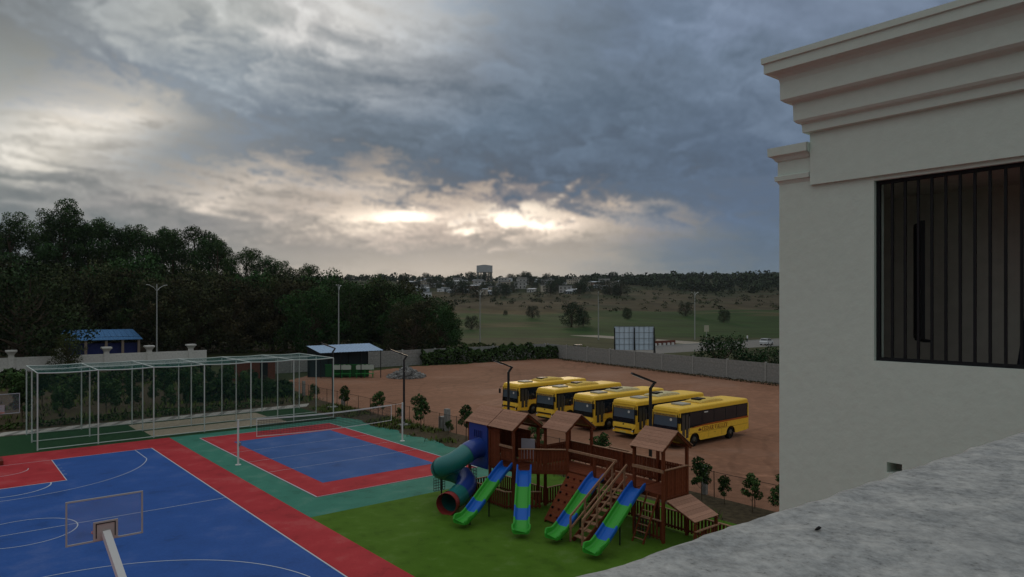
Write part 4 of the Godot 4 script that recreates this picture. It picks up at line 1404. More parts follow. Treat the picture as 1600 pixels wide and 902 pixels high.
func build_play():
	rng.seed = 61
	play = thing("wooden_play_structure", "brown wooden play structure with gabled towers, blue and green slides and a tube slide", "playground", PO)
	for q in [[20.2, -17.05], [20.2, -15.7], [21.6, -17.05], [21.6, -15.7], [20.15, -21.95], [20.15, -20.6], [21.6, -21.95], [21.6, -20.6], [18.65, -25.4], [18.65, -23.9], [18.65, -22.3], [20.1, -25.4], [20.1, -23.9], [20.1, -22.35]]: post(q[0], q[1], 3.42)
	for q in [[20.2, -19.1], [21.6, -18.85], [20.2, -18.1]]: post(q[0], q[1], 2.62)
	gable_roof(20.0, 21.82, -17.12, -15.58, 3.33, 3.97)
	gable_roof(20.0, 21.80, -22.0, -20.5, 3.34, 3.98)
	gable_roof(18.48, 20.3, -25.55, -23.88, 3.33, 3.97)
	gable_roof(18.48, 20.3, -23.83, -22.17, 3.33, 3.97)
	deck(18.7, -25.35, 20.1, -22.3)
	deck(20.2, -21.95, 21.6, -17.05)
	deck(20.2, -17.0, 21.6, -15.7)
	var b := Mesher.new()      # three-cornered deck between the two rows of towers
	b.prism(PackedVector2Array([Vector2(18.7, 22.28), Vector2(20.12, 22.28), Vector2(20.15, 20.65), Vector2(18.7, 21.9)]), 1.60, 1.745, Transform3D(Basis(Vector3(1, 0, 0), Vector3(0, 0, -1), Vector3(0, 1, 0)), Vector3.ZERO))
	pp("deck", b, M.wood[1])
	# panels
	slats(18.65, -23.17, 18.65, -22.32, 1.98, 2.58, false)
	bar(Vector3(18.62, 2.62, -23.2), Vector3(18.62, 2.62, -22.3))
	slats(18.62, -23.94, 18.62, -23.2, 1.52, 3.28, false, 0.105, 0.1)
	slats(18.65, -25.42, 20.1, -25.42, 1.6, 3.25, false)
	slats(20.12, -25.4, 20.12, -22.9, 1.78, 3.1, false)
	slats(20.12, -22.9, 20.12, -21.98, 1.78, 2.62, false)
	slats(18.66, -22.0, 19.12, -21.57, 2.08, 2.6, true)
	slats(19.12, -21.57, 20.1, -20.62, 1.62, 2.6, true)
	bar(Vector3(18.7, 1.66, -22.0), Vector3(20.12, 1.66, -20.6), 0.05, 0.14, M.wood[1], "beam")
	slats(20.15, -21.98, 21.6, -21.98, 1.78, 2.6, false)
	slats(21.63, -21.95, 21.63, -17.05, 1.78, 2.6, true)
	bar(Vector3(20.17, 2.6, -20.6), Vector3(20.17, 2.6, -17.9))
	slats(20.17, -19.15, 20.17, -19.06, 1.78, 2.58, false)
	slats(20.17, -18.48, 20.17, -18.0, 1.78, 2.58, false)
	bar(Vector3(20.2, 1.66, -20.6), Vector3(20.2, 1.66, -17.05), 0.05, 0.16, M.wood[1], "beam")
	bar(Vector3(20.15, 2.6, -17.1), Vector3(20.15, 2.6, -15.65), 0.05, 0.11)
	slats(21.63, -17.05, 21.63, -15.7, 1.78, 2.6, false)
	slats(20.2, -15.66, 21.62, -15.66, 1.5, 2.62, true)
	bar(Vector3(20.2, 1.66, -17.05), Vector3(20.2, 1.66, -15.7), 0.05, 0.16, M.wood[1], "beam")
	slats(22.3, -20.2, 22.3, -18.9, 1.95, 2.5, true)
	slats(21.65, -18.9, 22.3, -18.9, 1.95, 2.5, true)
	slats(21.65, -20.2, 22.3, -20.2, 1.95, 2.5, true)
	# low fences below
	for q in [[18.4, -25.1, 18.4, -22.55], [18.4, -25.1, 20.1, -25.1], [20.15, -25.1, 20.15, -22.0], [20.2, -21.9, 21.7, -21.9], [21.7, -21.9, 21.7, -12.6], [20.2, -14.32, 21.6, -14.32], [20.25, -16.95, 20.25, -15.8], [18.4, -22.55, 19.6, -21.6]]:
		slats(q[0], q[1], q[2], q[3], 0.05, 0.74, true, 0.15, 0.085, "low_fence")
	# blue plastic entry panel with slots
	b = Mesher.new()
	b.span(Vector3(18.55, 1.42, -25.3), Vector3(18.61, 2.72, -23.97))
	b.span(Vector3(18.55, 3.05, -25.3), Vector3(18.61, 3.36, -23.97))
	b.span(Vector3(18.55, 2.72, -25.3), Vector3(18.61, 3.05, -24.95))
	b.span(Vector3(18.55, 2.72, -24.33), Vector3(18.61, 3.05, -23.97))
	for k in 4: b.span(Vector3(18.55, 2.72, -24.86 + k * 0.14), Vector3(18.61, 3.05, -24.81 + k * 0.14))
	pp("blue_panel", b, M.tube_blue)
	b = Mesher.new()
	b.box(Vector3(19.75, 2.35, -22.62), Vector3(0.03, 0.95, 0.62), Basis(Vector3.UP, 0.5))
	pp("play_board", b, mat(0.36, 0.35, 0.40, 0.5))
	# tube slide
	var ctl := [Vector3(18.56, 2.30, -24.5), Vector3(18.1, 2.26, -24.5), Vector3(17.65, 2.10, -24.45), Vector3(17.2, 1.88, -24.5), Vector3(16.9, 1.68, -24.8), Vector3(16.92, 1.50, -25.2), Vector3(17.25, 1.34, -25.45), Vector3(17.7, 1.18, -25.3), Vector3(17.92, 1.00, -24.85), Vector3(17.75, 0.80, -24.4), Vector3(17.25, 0.60, -24.1), Vector3(16.6, 0.47, -23.82), Vector3(16.12, 0.44, -23.55)]
	var curve := Curve3D.new()
	for i in ctl.size():
		var tg: Vector3 = (ctl[mini(i + 1, ctl.size() - 1)] - ctl[maxi(i - 1, 0)]) / 6.0
		curve.add_point(ctl[i], -tg, tg)
	var len := curve.get_baked_length()
	b = Mesher.new()
	for u in [0.42, 0.56, 0.72]:
		var q := curve.sample_baked(len * u)
		b.cyl(q, Vector3(q.x, 0, q.z), 0.035, 0.035, 6)
	var ts := pp("tube_slide", b, M.black_pole)
	var cuts := [0.0, 0.13, 0.34, 0.60, 0.82, 0.945, 1.0]
	var cm := [M.tube_blue, M.tube_teal, M.tube_teal, M.tube_blue, M.tube_teal, M.tube_red]
	for c in 6:
		b = Mesher.new()
		var pts := []
		var rad := []
		var inner := []
		for i in 13:
			var u := lerpf(cuts[c], cuts[c + 1], i / 12.0)
			pts.append(curve.sample_baked(len * u, true))
			var rr := 0.435
			if i == 0 or i == 12: rr = 0.458
			if c == 5: rr = 0.44 + 0.03 * (i / 12.0)
			rad.append(rr); inner.append(rr - 0.035)
		b.tube(pts, rad, 22, false)
		b.tube(pts, inner, 22, false)
		if c == 5:
			b.tube([pts[12], pts[12] + (pts[12] - pts[11]).normalized() * 0.03], [0.48, 0.465], 22, false)
			b.tube([pts[12] + (pts[12] - pts[11]).normalized() * 0.03, pts[12]], [0.465, 0.42], 22, false)
		part("tube_section", b, cm[c], ts)
	slide(18.6, -22.62, 15.45, -21.72)
	slide(18.75, -21.72, 16.5, -19.3)
	slide(20.12, -18.82, 17.0, -18.2)
	slide(20.17, -16.82, 16.96, -16.25)
	# climbing wall
	b = Mesher.new()
	for z in [-20.3, -19.25]: b.beam(Vector3(19.97, 1.62, z), Vector3(18.62, 0.0, z), 0.06, 0.08)
	var cw := pp("climbing_wall", b, M.wood[1])
	var dir := Vector3(-1.36, -1.66, 0).normalized()
	var up := Vector3(-dir.y, dir.x, 0) * -1.0
	if up.y < 0: up = -up
	for k in 11:
		var sb := Mesher.new()
		sb.box(Vector3.ZERO, Vector3(0.186, 0.025, 1.12))
		place("plank", sb.mesh(M.roofwood[0] if k == 20 else M.wood[2]), cw, Transform3D(Basis(Vector3.BACK, atan2(dir.y, dir.x)), Vector3(20.0, 1.72, -19.775) + dir * 0.195 * (k + 0.5) + up * 0.05))
	for k in 18:
		var sb := Mesher.new()
		sb.tube([Vector3.ZERO, up * 0.05, up * 0.08], [0.055, 0.045, 0.015], 7)
		place("hold", sb.mesh([M.blackplastic, M.maroon, M.wood[3]][k % 3]), cw, Transform3D(Basis.IDENTITY, Vector3(20.0, 1.72, -20.2 + (k % 3) * 0.36 + 0.12 * ((k / 3) % 2)) + dir * (0.22 + 0.34 * (k / 3)) + up * 0.06))
	# stairs with handrails
	b = Mesher.new()
	for z in [-17.95, -17.40]: b.beam(Vector3(20.2, 1.66, z), Vector3(17.85, 0.05, z), 0.05, 0.16)
	var st := pp("staircase", b, M.wood[1])
	var sb2 := Mesher.new()
	sb2.box(Vector3.ZERO, Vector3(0.24, 0.03, 0.52))
	for k in 8: place("tread", sb2.mesh(M.rail), st, Transform3D(Basis.IDENTITY, Vector3(17.98 + k * 0.285, 0.20 + k * 0.195, -17.675)))
	for z in [-17.98, -17.37]:
		b = Mesher.new()
		b.beam(Vector3(20.15, 2.56, z), Vector3(17.75, 0.93, z), 0.05, 0.08)
		b.beam(Vector3(20.15, 2.12, z), Vector3(17.75, 0.49, z), 0.04, 0.06)
		for k in 4: b.span(Vector3(17.75 + k * 0.75 - 0.03, 0.02 + k * 0.5, z - 0.03), Vector3(17.75 + k * 0.75 + 0.03, 0.93 + k * 0.51, z + 0.03))
		part("handrail", b, M.rail, st)
	# ladder of bars and climbing net on the near tower
	b = Mesher.new()
	for z in [-16.35, -15.85]: b.cyl(Vector3(20.12, 1.75, z), Vector3(19.55, 0, z - 0.25), 0.035, 0.035, 6)
	var ld := pp("ladder", b, M.wood[0])
	for k in 7:
		sb2 = Mesher.new()
		var f := (k + 0.6) / 7.2
		sb2.cyl(Vector3(lerpf(20.12, 19.55, f), 1.75 * (1 - f), -16.35 - 0.25 * f), Vector3(lerpf(20.12, 19.55, f), 1.75 * (1 - f), -15.85 - 0.25 * f), 0.024, 0.024, 6)
		part("rung", sb2, M.rail, ld)
	for gq in [[20.05, -16.9, 20.05, -16.2, 0.1, 0.75], [18.3, -25.0, 18.3, -24.4, 0.75, 1.45], [17.3, -26.3, 17.9, -26.3, 0.2, 0.8]]:
		b = Mesher.new()
		var ga := Vector3(gq[0], 0, gq[1]); var ge := Vector3(gq[2], 0, gq[3])
		for k in 6: b.cyl(ga.lerp(ge, k / 5.0) + Vector3.UP * gq[4], ga.lerp(ge, k / 5.0) + Vector3.UP * gq[5], 0.014, 0.014, 5)
		for k in 6: b.cyl(ga + Vector3.UP * lerpf(gq[4], gq[5], k / 5.0), ge + Vector3.UP * lerpf(gq[4], gq[5], k / 5.0), 0.014, 0.014, 5)
		pp("climbing_net", b, M.rope)
	# lean-to canopy
	b = Mesher.new()
	for x in [20.3, 21.5]: b.beam(Vector3(x, 1.48, -15.58), Vector3(x - 0.02, 1.02, -14.3), 0.05, 0.07)
	b.span(Vector3(20.22, 0, -14.42), Vector3(20.31, 1.0, -14.33)); b.span(Vector3(21.46, 0, -14.42), Vector3(21.55, 1.0, -14.33))
	var cn := pp("canopy", b, M.wood[1])
	var run := Vector3(-0.04, -0.48, 1.25)
	for k in 7:
		sb2 = Mesher.new()
		sb2.box(Vector3.ZERO, Vector3(1.42, 0.025, run.length() / 7 * 0.96))
		place("roof_plank", sb2.mesh(M.roofwood[k % 3]), cn, Transform3D(Basis(Vector3.RIGHT, atan2(0.48, 1.25)), Vector3(20.94, 1.56, -15.58) + run * (k + 0.5) / 7.0))
	print("play")

# ---------------------------------------------------------------- buses
func lettering(s: String, high: float, m: Material, serif := true) -> TextMesh:
	var f := SystemFont.new()
	f.font_names = PackedStringArray(["Droid Serif" if serif else "Droid Sans"])
	f.font_weight = 700
	var t := TextMesh.new()
	t.text = s; t.font = f; t.font_size = 32
	t.pixel_size = high / 24.0
	t.depth = 0.006
	t.material = m
	return t

func build_buses():
	rng.seed = 71
	var L := 7.55
	var W := 2.02
	var z1 := W / 2
	var bus := thing("school_bus", "nearest yellow school bus with its whole dark-windowed side showing", "bus", Vector3(34.0, 0, -26.27), 0.0, "yellow school buses parked in a row")
	var b := Mesher.new()
	# lower sides with wheel arches
	for s in [-1.0, 1.0]:
		var poly := PackedVector2Array([Vector2(0.12, 0.42), Vector2(0.10, 1.10), Vector2(0.95, 1.14), Vector2(1.02, 1.18), Vector2(L - 0.02, 1.22), Vector2(L - 0.04, 0.46), Vector2(L - 0.3, 0.40)])
		for wx in [5.45, 1.55]:
			poly.append(Vector2(wx + 0.62, 0.34))
			for k in 11:
				var a := PI * k / 10.0
				poly.append(Vector2(wx + cos(a) * 0.50, 0.40 + sin(a) * 0.46))
			poly.append(Vector2(wx - 0.62, 0.34))
		b.prism(poly, s * z1 - 0.03 if s > 0 else -z1, z1 if s > 0 else -z1 + 0.03)
	# roof shell: lofted rounded section
	var xs := [0.02, 0.06, 0.16, 0.5, L - 0.4, L - 0.1, L]
	var drop := [0.24, 0.10, 0.02, 0.0, 0.0, 0.03, 0.14]
	var pinch := [0.12, 0.06, 0.02, 0.0, 0.0, 0.02, 0.07]
	var rings := []
	for i in xs.size():
		var row := []
		var hw: float = z1 - pinch[i]
		for k in 19:
			var a := PI * k / 18.0
			var cx := signf(cos(a)) * pow(absf(cos(a)), 0.17)
			var sy := pow(maxf(sin(a), 0.0), 0.33)
			row.append(Vector3(xs[i], 2.16 + (0.31 - drop[i]) * sy, hw * cx))
		rings.append(row)
	for i in xs.size() - 1:
		for k in 18: b.quad(rings[i][k + 1], rings[i][k], rings[i + 1][k], rings[i + 1][k + 1])
	for e in [0, xs.size() - 1]:
		for k in 18: b.tri(Vector3(xs[e], 2.16, 0), rings[e][k], rings[e][k + 1])
	# header over the windscreen, front lower face, rear
	b.quad(Vector3(0.02, 2.06, -z1 + 0.12), Vector3(0.02, 2.06, z1 - 0.12), Vector3(0.02, 2.18, z1 - 0.12), Vector3(0.02, 2.18, -z1 + 0.12))
	var fr := [[-0.06, 0.40], [-0.10, 0.62], [-0.07, 0.86], [-0.02, 1.02]]
	var across := [[-1.0, 0.20], [-0.93, 0.06], [-0.75, 0.0], [0.75, 0.0], [0.93, 0.06], [1.0, 0.20]]
	for i in 3:
		for k in 5:
			b.quad(Vector3(fr[i][0] + across[k][1], fr[i][1], across[k][0] * z1), Vector3(fr[i][0] + across[k + 1][1], fr[i][1], across[k + 1][0] * z1), Vector3(fr[i + 1][0] + across[k + 1][1], fr[i + 1][1], across[k + 1][0] * z1), Vector3(fr[i + 1][0] + across[k][1], fr[i + 1][1], across[k][0] * z1))
	b.quad(Vector3(L, 0.42, z1), Vector3(L, 0.42, -z1), Vector3(L, 2.2, -z1 + 0.06), Vector3(L, 2.2, z1 - 0.06))
	# front pillars
	for s in [-1.0, 1.0]:
		b.beam(Vector3(0.10, 1.0, s * (z1 - 0.06)), Vector3(0.10, 2.2, s * (z1 - 0.06)), 0.14, 0.11)
		b.beam(Vector3(L - 0.06, 1.2, s * (z1 - 0.03)), Vector3(L - 0.06, 2.2, s * (z1 - 0.05)), 0.12, 0.05)
	part("body", b, M.yellow, bus)
	b = Mesher.new()
	b.span(Vector3(0.3, 0.36, -z1 + 0.06), Vector3(L - 0.2, 0.5, z1 - 0.06))
	b.span(Vector3(1.0, 0.5, -0.5), Vector3(6.3, 0.7, 0.5))
	part("chassis", b, M.blackplastic, bus)
	# windscreen with printed header
	b = Mesher.new()
	b.quad(Vector3(-0.03, 1.02, -z1 + 0.10), Vector3(-0.03, 1.02, z1 - 0.10), Vector3(0.03, 2.07, z1 - 0.13), Vector3(0.03, 2.07, -z1 + 0.13))
	var ws := part("windscreen", b, mat(0.075, 0.10, 0.125, 0.08), bus)
	b = Mesher.new()
	b.quad(Vector3(-0.042, 1.0, -z1 + 0.06), Vector3(-0.042, 1.0, z1 - 0.06), Vector3(-0.020, 1.33, z1 - 0.09), Vector3(-0.020, 1.33, -z1 + 0.09))
	for s in [-1.0, 1.0]: b.beam(Vector3(-0.045, 1.02, s * (z1 - 0.10)), Vector3(0.018, 2.07, s * (z1 - 0.135)), 0.02, 0.07)
	part("mask", b, M.glass_side, ws)
	b = Mesher.new()
	b.quad(Vector3(0.008, 1.92, -z1 + 0.16), Vector3(0.008, 1.92, z1 - 0.16), Vector3(0.018, 2.06, z1 - 0.16), Vector3(0.018, 2.06, -z1 + 0.16))
	part("header_strip", b, mat(0.50, 0.38, 0.10, 0.6), ws)
	var tm := place("lettering", lettering("CEDAR VALLEY SCHOOL", 0.105, M.maroon, false), ws, Transform3D(Basis(Vector3.UP, -PI / 2), Vector3(0.0, 1.985, 0)))
	b = Mesher.new(); b.cyl(Vector3(-0.01, 1.74, 0.42), Vector3(-0.022, 1.74, 0.42), 0.085, 0.085, 16); part("sticker", b, M.pale, ws)
	for s in [-0.5, 0.35]:
		b = Mesher.new(); b.beam(Vector3(-0.06, 1.06, s), Vector3(-0.045, 1.24, s + 0.5), 0.02, 0.02); part("wiper", b, M.blackplastic, ws)
	# interior dark core so that the glass has something behind it
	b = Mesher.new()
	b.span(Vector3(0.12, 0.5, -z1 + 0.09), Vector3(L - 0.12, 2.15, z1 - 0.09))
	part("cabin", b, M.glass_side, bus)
	# side glazing
	for s in [-1.0, 1.0]:
		b = Mesher.new()
		b.span(Vector3(1.02, 1.22, s * (z1 - 0.05)), Vector3(L - 0.1, 2.17, s * (z1 - 0.018)))
		var band := part("window_band", b, M.blackplastic, bus)
		var n := 5
		for k in n:
			var x0 := 1.08 + k * 1.27
			b = Mesher.new()
			b.span(Vector3(x0, 1.32, s * (z1 - 0.03)), Vector3(x0 + 1.21, 2.1, s * (z1 - 0.012)))
			part("window", b, M.glass, band)
		if s > 0:
			b = Mesher.new(); b.span(Vector3(2.55, 1.98, z1 - 0.02), Vector3(2.95, 2.05, z1 - 0.004)); part("label_plate", b, M.pale, band)
	b = Mesher.new()
	b.prism(PackedVector2Array([Vector2(1.02, 1.135), Vector2(2.2, 1.19), Vector2(L - 0.06, 1.19), Vector2(L - 0.06, 1.30), Vector2(3.0, 1.28), Vector2(1.6, 1.22)]), z1 - 0.02, z1 + 0.006)
	part("stripe", b, M.orange, bus)
	# door and step well
	b = Mesher.new()
	b.span(Vector3(0.24, 0.44, z1 - 0.06), Vector3(0.98, 2.12, z1 - 0.008))
	var dr := part("door", b, M.blackplastic, bus)
	for x in [0.30, 0.66]:
		b = Mesher.new(); b.span(Vector3(x, 0.62, z1 - 0.03), Vector3(x + 0.27, 2.02, z1 + 0.002)); part("pane", b, mat(0.05, 0.05, 0.045, 0.15), dr)
	b = Mesher.new(); b.cyl(Vector3(0.985, 1.0, z1 + 0.03), Vector3(0.985, 1.9, z1 + 0.03), 0.016, 0.016, 6); part("grab_rail", b, M.steel, dr)
	# lettering and badges
	place("lettering", lettering("CEDAR VALLEY", 0.265, M.letter), bus, Transform3D(Basis.IDENTITY, Vector3(3.68, 0.99, z1 + 0.006)))
	b = Mesher.new()
	b.prism(PackedVector2Array([Vector2(1.95, 0.92), Vector2(2.2, 0.92), Vector2(2.24, 1.0), Vector2(2.14, 1.03), Vector2(2.075, 1.12), Vector2(2.01, 1.03), Vector2(1.91, 1.0)]), z1 - 0.01, z1 + 0.008)
	part("emblem", b, M.maroon, bus)
	b = Mesher.new()
	b.span(Vector3(0.6, 0.81, z1 - 0.01), Vector3(L - 0.1, 0.83, z1 + 0.003))
	b.span(Vector3(3.0, 0.45, z1 - 0.01), Vector3(3.015, 0.8, z1 + 0.003)); b.span(Vector3(4.4, 0.45, z1 - 0.01), Vector3(4.415, 0.8, z1 + 0.003)); b.span(Vector3(3.6, 0.68, z1 - 0.01), Vector3(3.75, 0.71, z1 + 0.006))
	part("trim", b, mat(0.30, 0.17, 0.03, 0.5), bus)
	# front: bumper, grille slot, lamps, plate, badge
	b = Mesher.new()
	b.span(Vector3(-0.13, 0.36, -z1 + 0.16), Vector3(0.05, 0.50, z1 - 0.16))
	part("bumper", b, M.yellow, bus)
	b = Mesher.new()
	b.span(Vector3(-0.125, 0.60, -z1 + 0.28), Vector3(-0.06, 0.70, z1 - 0.28))
	b.span(Vector3(-0.14, 0.26, -z1 + 0.35), Vector3(0.0, 0.37, z1 - 0.35))
	part("grille", b, M.blackplastic, bus)
	for s in [-1.0, 1.0]:
		b = Mesher.new()
		b.prism(PackedVector2Array([Vector2(0.52, 0.40), Vector2(0.88, 0.46), Vector2(0.94, 0.72), Vector2(0.80, 0.60)]), -0.02, 0.06, Transform3D(Basis(Vector3(0, 0, s), Vector3(0, 1, 0), Vector3(-1, 0, 0)), Vector3(-0.05, 0, 0)))
		var hl := part("headlight", b, M.blackplastic, bus)
		b = Mesher.new(); b.cyl(Vector3(-0.10, 0.52, s * 0.78), Vector3(-0.125, 0.52, s * 0.78), 0.055, 0.05, 10); part("lamp", b, M.lamp_glass, hl)
		b = Mesher.new(); b.span(Vector3(L - 0.02, 0.75, s * 0.85 - 0.07), Vector3(L + 0.02, 1.1, s * 0.85 + 0.07)); part("tail_light", b, mat(0.4, 0.02, 0.02, 0.3), bus)
		# mirror on a bent arm
		b = Mesher.new()
		b.tube([Vector3(0.1, 2.12, s * (z1 - 0.05)), Vector3(-0.12, 2.16, s * (z1 + 0.10)), Vector3(-0.16, 1.95, s * (z1 + 0.13))], [0.018, 0.018, 0.018], 6)
		var mr := part("mirror", b, M.blackplastic, bus)
		b = Mesher.new(); b.box(Vector3(-0.16, 1.78, s * (z1 + 0.13)), Vector3(0.07, 0.36, 0.18)); part("mirror_head", b, M.blackplastic, mr)
	b = Mesher.new(); b.span(Vector3(-0.145, 0.385, -0.26), Vector3(-0.12, 0.475, 0.26)); part("number_plate", b, mat(0.62, 0.52, 0.14, 0.5), bus)
	b = Mesher.new(); b.cyl(Vector3(-0.04, 0.90, 0), Vector3(-0.065, 0.90, 0), 0.065, 0.065, 12); part("badge", b, M.blackplastic, bus)
	# wheels
	for wx in [1.55, 5.45]:
		for s in [-1.0, 1.0]:
			var wn := Mesher.new()
			var c := Vector3(wx, 0.40, s * (z1 - 0.16))
			wn.tube([c + Vector3(0, 0, -0.13), c + Vector3(0, 0, -0.09), c + Vector3(0, 0, 0.09), c + Vector3(0, 0, 0.13)], [0.35, 0.40, 0.40, 0.35], 20)
			var ty := part("wheel", wn, M.rubber, bus)
			wn = Mesher.new(); wn.tube([c + Vector3(0, 0, s * 0.125), c + Vector3(0, 0, s * 0.138), c + Vector3(0, 0, s * 0.15)], [0.215, 0.20, 0.08], 16); part("rim", wn, mat(0.10, 0.09, 0.07, 0.5), ty)
	# roof: hatch and ribbed luggage cover
	b = Mesher.new(); b.span(Vector3(1.1, 2.46, -0.42), Vector3(2.0, 2.56, 0.42)); part("roof_hatch", b, mat(0.34, 0.33, 0.28, 0.6), bus)
	b = Mesher.new()
	var sec := []
	for i in 15:
		var x := 2.75 + 2.5 * i / 14.0
		var hh := 0.23 * pow(sin(PI * clampf((i + 0.3) / 14.6, 0, 1)), 0.35) + 0.018 * sin(i * 2.1)
		sec.append([Vector3(x, 2.455, 0.62), Vector3(x, 2.455 + hh * 0.75, 0.58), Vector3(x, 2.455 + hh, 0.42 + 0.03 * sin(i * 1.7)), Vector3(x, 2.455 + hh, -0.42), Vector3(x, 2.455 + hh * 0.75, -0.58), Vector3(x, 2.455, -0.62)])
	for i in 14:
		for k in 5: b.quad(sec[i][k], sec[i + 1][k], sec[i + 1][k + 1], sec[i][k + 1])
	for k in range(1, 5):
		b.tri(sec[0][0], sec[0][k], sec[0][k + 1]); b.tri(sec[14][0], sec[14][k + 1], sec[14][k])
	var rc := part("roof_unit", b, M.pod, bus)
	b = Mesher.new(); b.span(Vector3(3.0, 2.62, -0.3), Vector3(3.7, 2.72, 0.3)); part("vent", b, M.blackplastic, rc)
	var rest := [[34.4, -29.91, "second nearest yellow school bus, next to the nearest one"], [34.3, -33.51, "middle one of the five yellow school buses in the row"], [34.7, -37.81, "yellow school bus second from the far end of the row"], [34.9, -42.11, "farthest yellow school bus, partly behind a black lamp post"]]
	var dusty := mottled(0.60, 0.52, 0.30, 0.7, 0.9, 0.7, 1.15, 311, 0.0, true)
	for i in 4:
		var q: Array = rest[i]
		var nb := copy(bus, "school_bus", q[2], Vector3(q[0], 0, q[1]), [0.012, -0.015, 0.02, -0.01][i])
		if i < 2: nb.get_node("roof_unit").material_override = dusty
	print("buses")

# ---------------------------------------------------------------- courts' furniture and small things
func build_small():
	rng.seed = 81
	# practice net cage
	var cage := thing("cricket_net_cage", "long white pipe cage hung with dark green practice netting", "practice net", Vector3(4.6, 0, -49.5))
	var zs := [0.0, -3.15, -6.5]
	var n := 7
	var step := 3.133
	var len := step * (n - 1)
	var pm := Mesher.new(); pm.cyl(Vector3.ZERO, Vector3(0, 4.6, 0), 0.040, 0.040, 8)
	var post_mesh := pm.mesh(M.white_pipe)
	for z in zs:
		for k in n: place("post", post_mesh, cage, Transform3D(Basis.IDENTITY, Vector3(k * step, 0, z)))
		var b := Mesher.new()
		var pts := []
		var rad := []
		for k in n * 4 - 3:
			var x := k * step / 4.0
			pts.append(Vector3(x, 4.6 - 0.05 * sin(PI * (k % 4) / 4.0), z)); rad.append(0.04)
		b.tube(pts, rad, 6)
		part("top_rail", b, M.white_pipe, cage)
		b = Mesher.new()
		b.cyl(Vector3(0, 0.08, z), Vector3(len, 0.08, z), 0.03, 0.03, 6)
		part("bottom_rail", b, M.white_pipe, cage)
		b = Mesher.new()
		for k in n - 1: b.quad(Vector3(k * step, 0.06, z), Vector3(k * step + step, 0.06, z), Vector3(k * step + step, 4.58, z), Vector3(k * step, 4.58, z), 62, 92)
		part("net", b, M.net, cage)
	for k in n:
		var b := Mesher.new()
		b.cyl(Vector3(k * step, 4.6, zs[0]), Vector3(k * step, 4.6, zs[2]), 0.035, 0.035, 6)
		part("cross_rail", b, M.white_pipe, cage)
	var tb := Mesher.new()
	for k in n - 1:
		for q in 2: tb.quad(Vector3(k * step, 4.57, zs[q]), Vector3(k * step + step, 4.57, zs[q]), Vector3(k * step + step, 4.57, zs[q + 1]), Vector3(k * step, 4.57, zs[q + 1]), 62, 66)
	part("top_net", tb, M.top_net, cage)
	tb = Mesher.new()
	for q in 2: tb.quad(Vector3(0, 0.06, zs[q]), Vector3(0, 0.06, zs[q + 1]), Vector3(0, 4.57, zs[q + 1]), Vector3(0, 4.57, zs[q]), 66, 92)
	part("end_net", tb, M.net, cage)
	# volleyball net and posts
	var vp := thing("volleyball_post", "white volleyball post on the left, nearer the basketball court", "post", Vector3(12.52, 0, -38.15), 0.0, "volleyball posts")
	var b := Mesher.new(); b.cyl(Vector3.ZERO, Vector3(0, 2.45, 0), 0.05, 0.05, 10); part("pole", b, M.pale, vp)
	b = Mesher.new(); b.cyl(Vector3.ZERO, Vector3(0, 0.03, 0), 0.16, 0.15, 12); part("foot", b, M.pale, vp)
	b = Mesher.new(); b.span(Vector3(0.05, 1.0, -0.05), Vector3(0.14, 1.2, 0.05)); part("winch", b, M.steel, vp)
	copy(vp, "volleyball_post", "white volleyball post on the right, by the chain-link fence", Vector3(22.75, 0, -38.2))
	var vn := thing("volleyball_net", "volleyball net with white tapes strung between two white posts", "net", Vector3(12.52, 0, -38.15))
	b = Mesher.new()
	var m := 24
	for k in m:
		var x0 := 1.0 + 8.4 * k / m; var x1 := 1.0 + 8.4 * (k + 1) / m
		var s0 := 0.10 * sin(PI * k / m); var s1 := 0.10 * sin(PI * (k + 1) / m)
		b.quad(Vector3(x0, 1.42 - s0, 0), Vector3(x1, 1.42 - s1, 0), Vector3(x1, 2.36 - s1, 0), Vector3(x0, 2.36 - s0, 0), 4, 10)
	part("mesh", b, M.vnet, vn)
	b = Mesher.new()
	for k in m:
		var x0 := 1.0 + 8.4 * k / m; var x1 := 1.0 + 8.4 * (k + 1) / m
		var s0 := 0.10 * sin(PI * k / m); var s1 := 0.10 * sin(PI * (k + 1) / m)
		b.beam(Vector3(x0, 2.37 - s0, 0), Vector3(x1, 2.37 - s1, 0), 0.02, 0.075)
		b.beam(Vector3(x0, 1.42 - s0, 0), Vector3(x1, 1.42 - s1, 0), 0.02, 0.035)
	for x in [1.0, 9.4]: b.beam(Vector3(x, 1.40, 0), Vector3(x, 2.4, 0), 0.04, 0.02)
	part("tape", b, M.pale, vn)
	b = Mesher.new()
	b.cyl(Vector3(0.03, 2.4, 0), Vector3(1.0, 2.37, 0), 0.008, 0.008, 4); b.cyl(Vector3(9.4, 2.37, 0), Vector3(10.2, 2.4, 0), 0.008, 0.008, 4)
	part("cord", b, M.pale, vn)
	# basketball hoops
	hoop(Vector3(3.14, 0, -19.15), 1.6, "near basketball hoop with clear backboard seen from behind on its pale arm", 1.0)
	hoop(Vector3(2.47, 0, -44.75), 1.8, "far basketball hoop with clear backboard at the left edge", -1.0)
	# black lamp posts along the fence
	var lp := thing("lamp_post", "black lamp post at the corner of the practice nets", "lamp post", Vector3(25.75, 0, -54.6), 0.0, "black lamp posts beside the courts")
	b = Mesher.new(); b.cyl(Vector3.ZERO, Vector3(0, 4.75, 0), 0.085, 0.075, 10); part("pole", b, M.black_pole, lp)
	b = Mesher.new(); b.span(Vector3(-0.35, 0, -0.3), Vector3(0.35, 0.1, 0.3)); part("base", b, M.precast_post, lp)
	b = Mesher.new(); b.tube([Vector3(0, 4.7, 0), Vector3(0.14, 4.95, 0.10), Vector3(0.1, 5.05, 0.1)], [0.07, 0.065, 0.05], 8); part("knee", b, M.black_pole, lp)
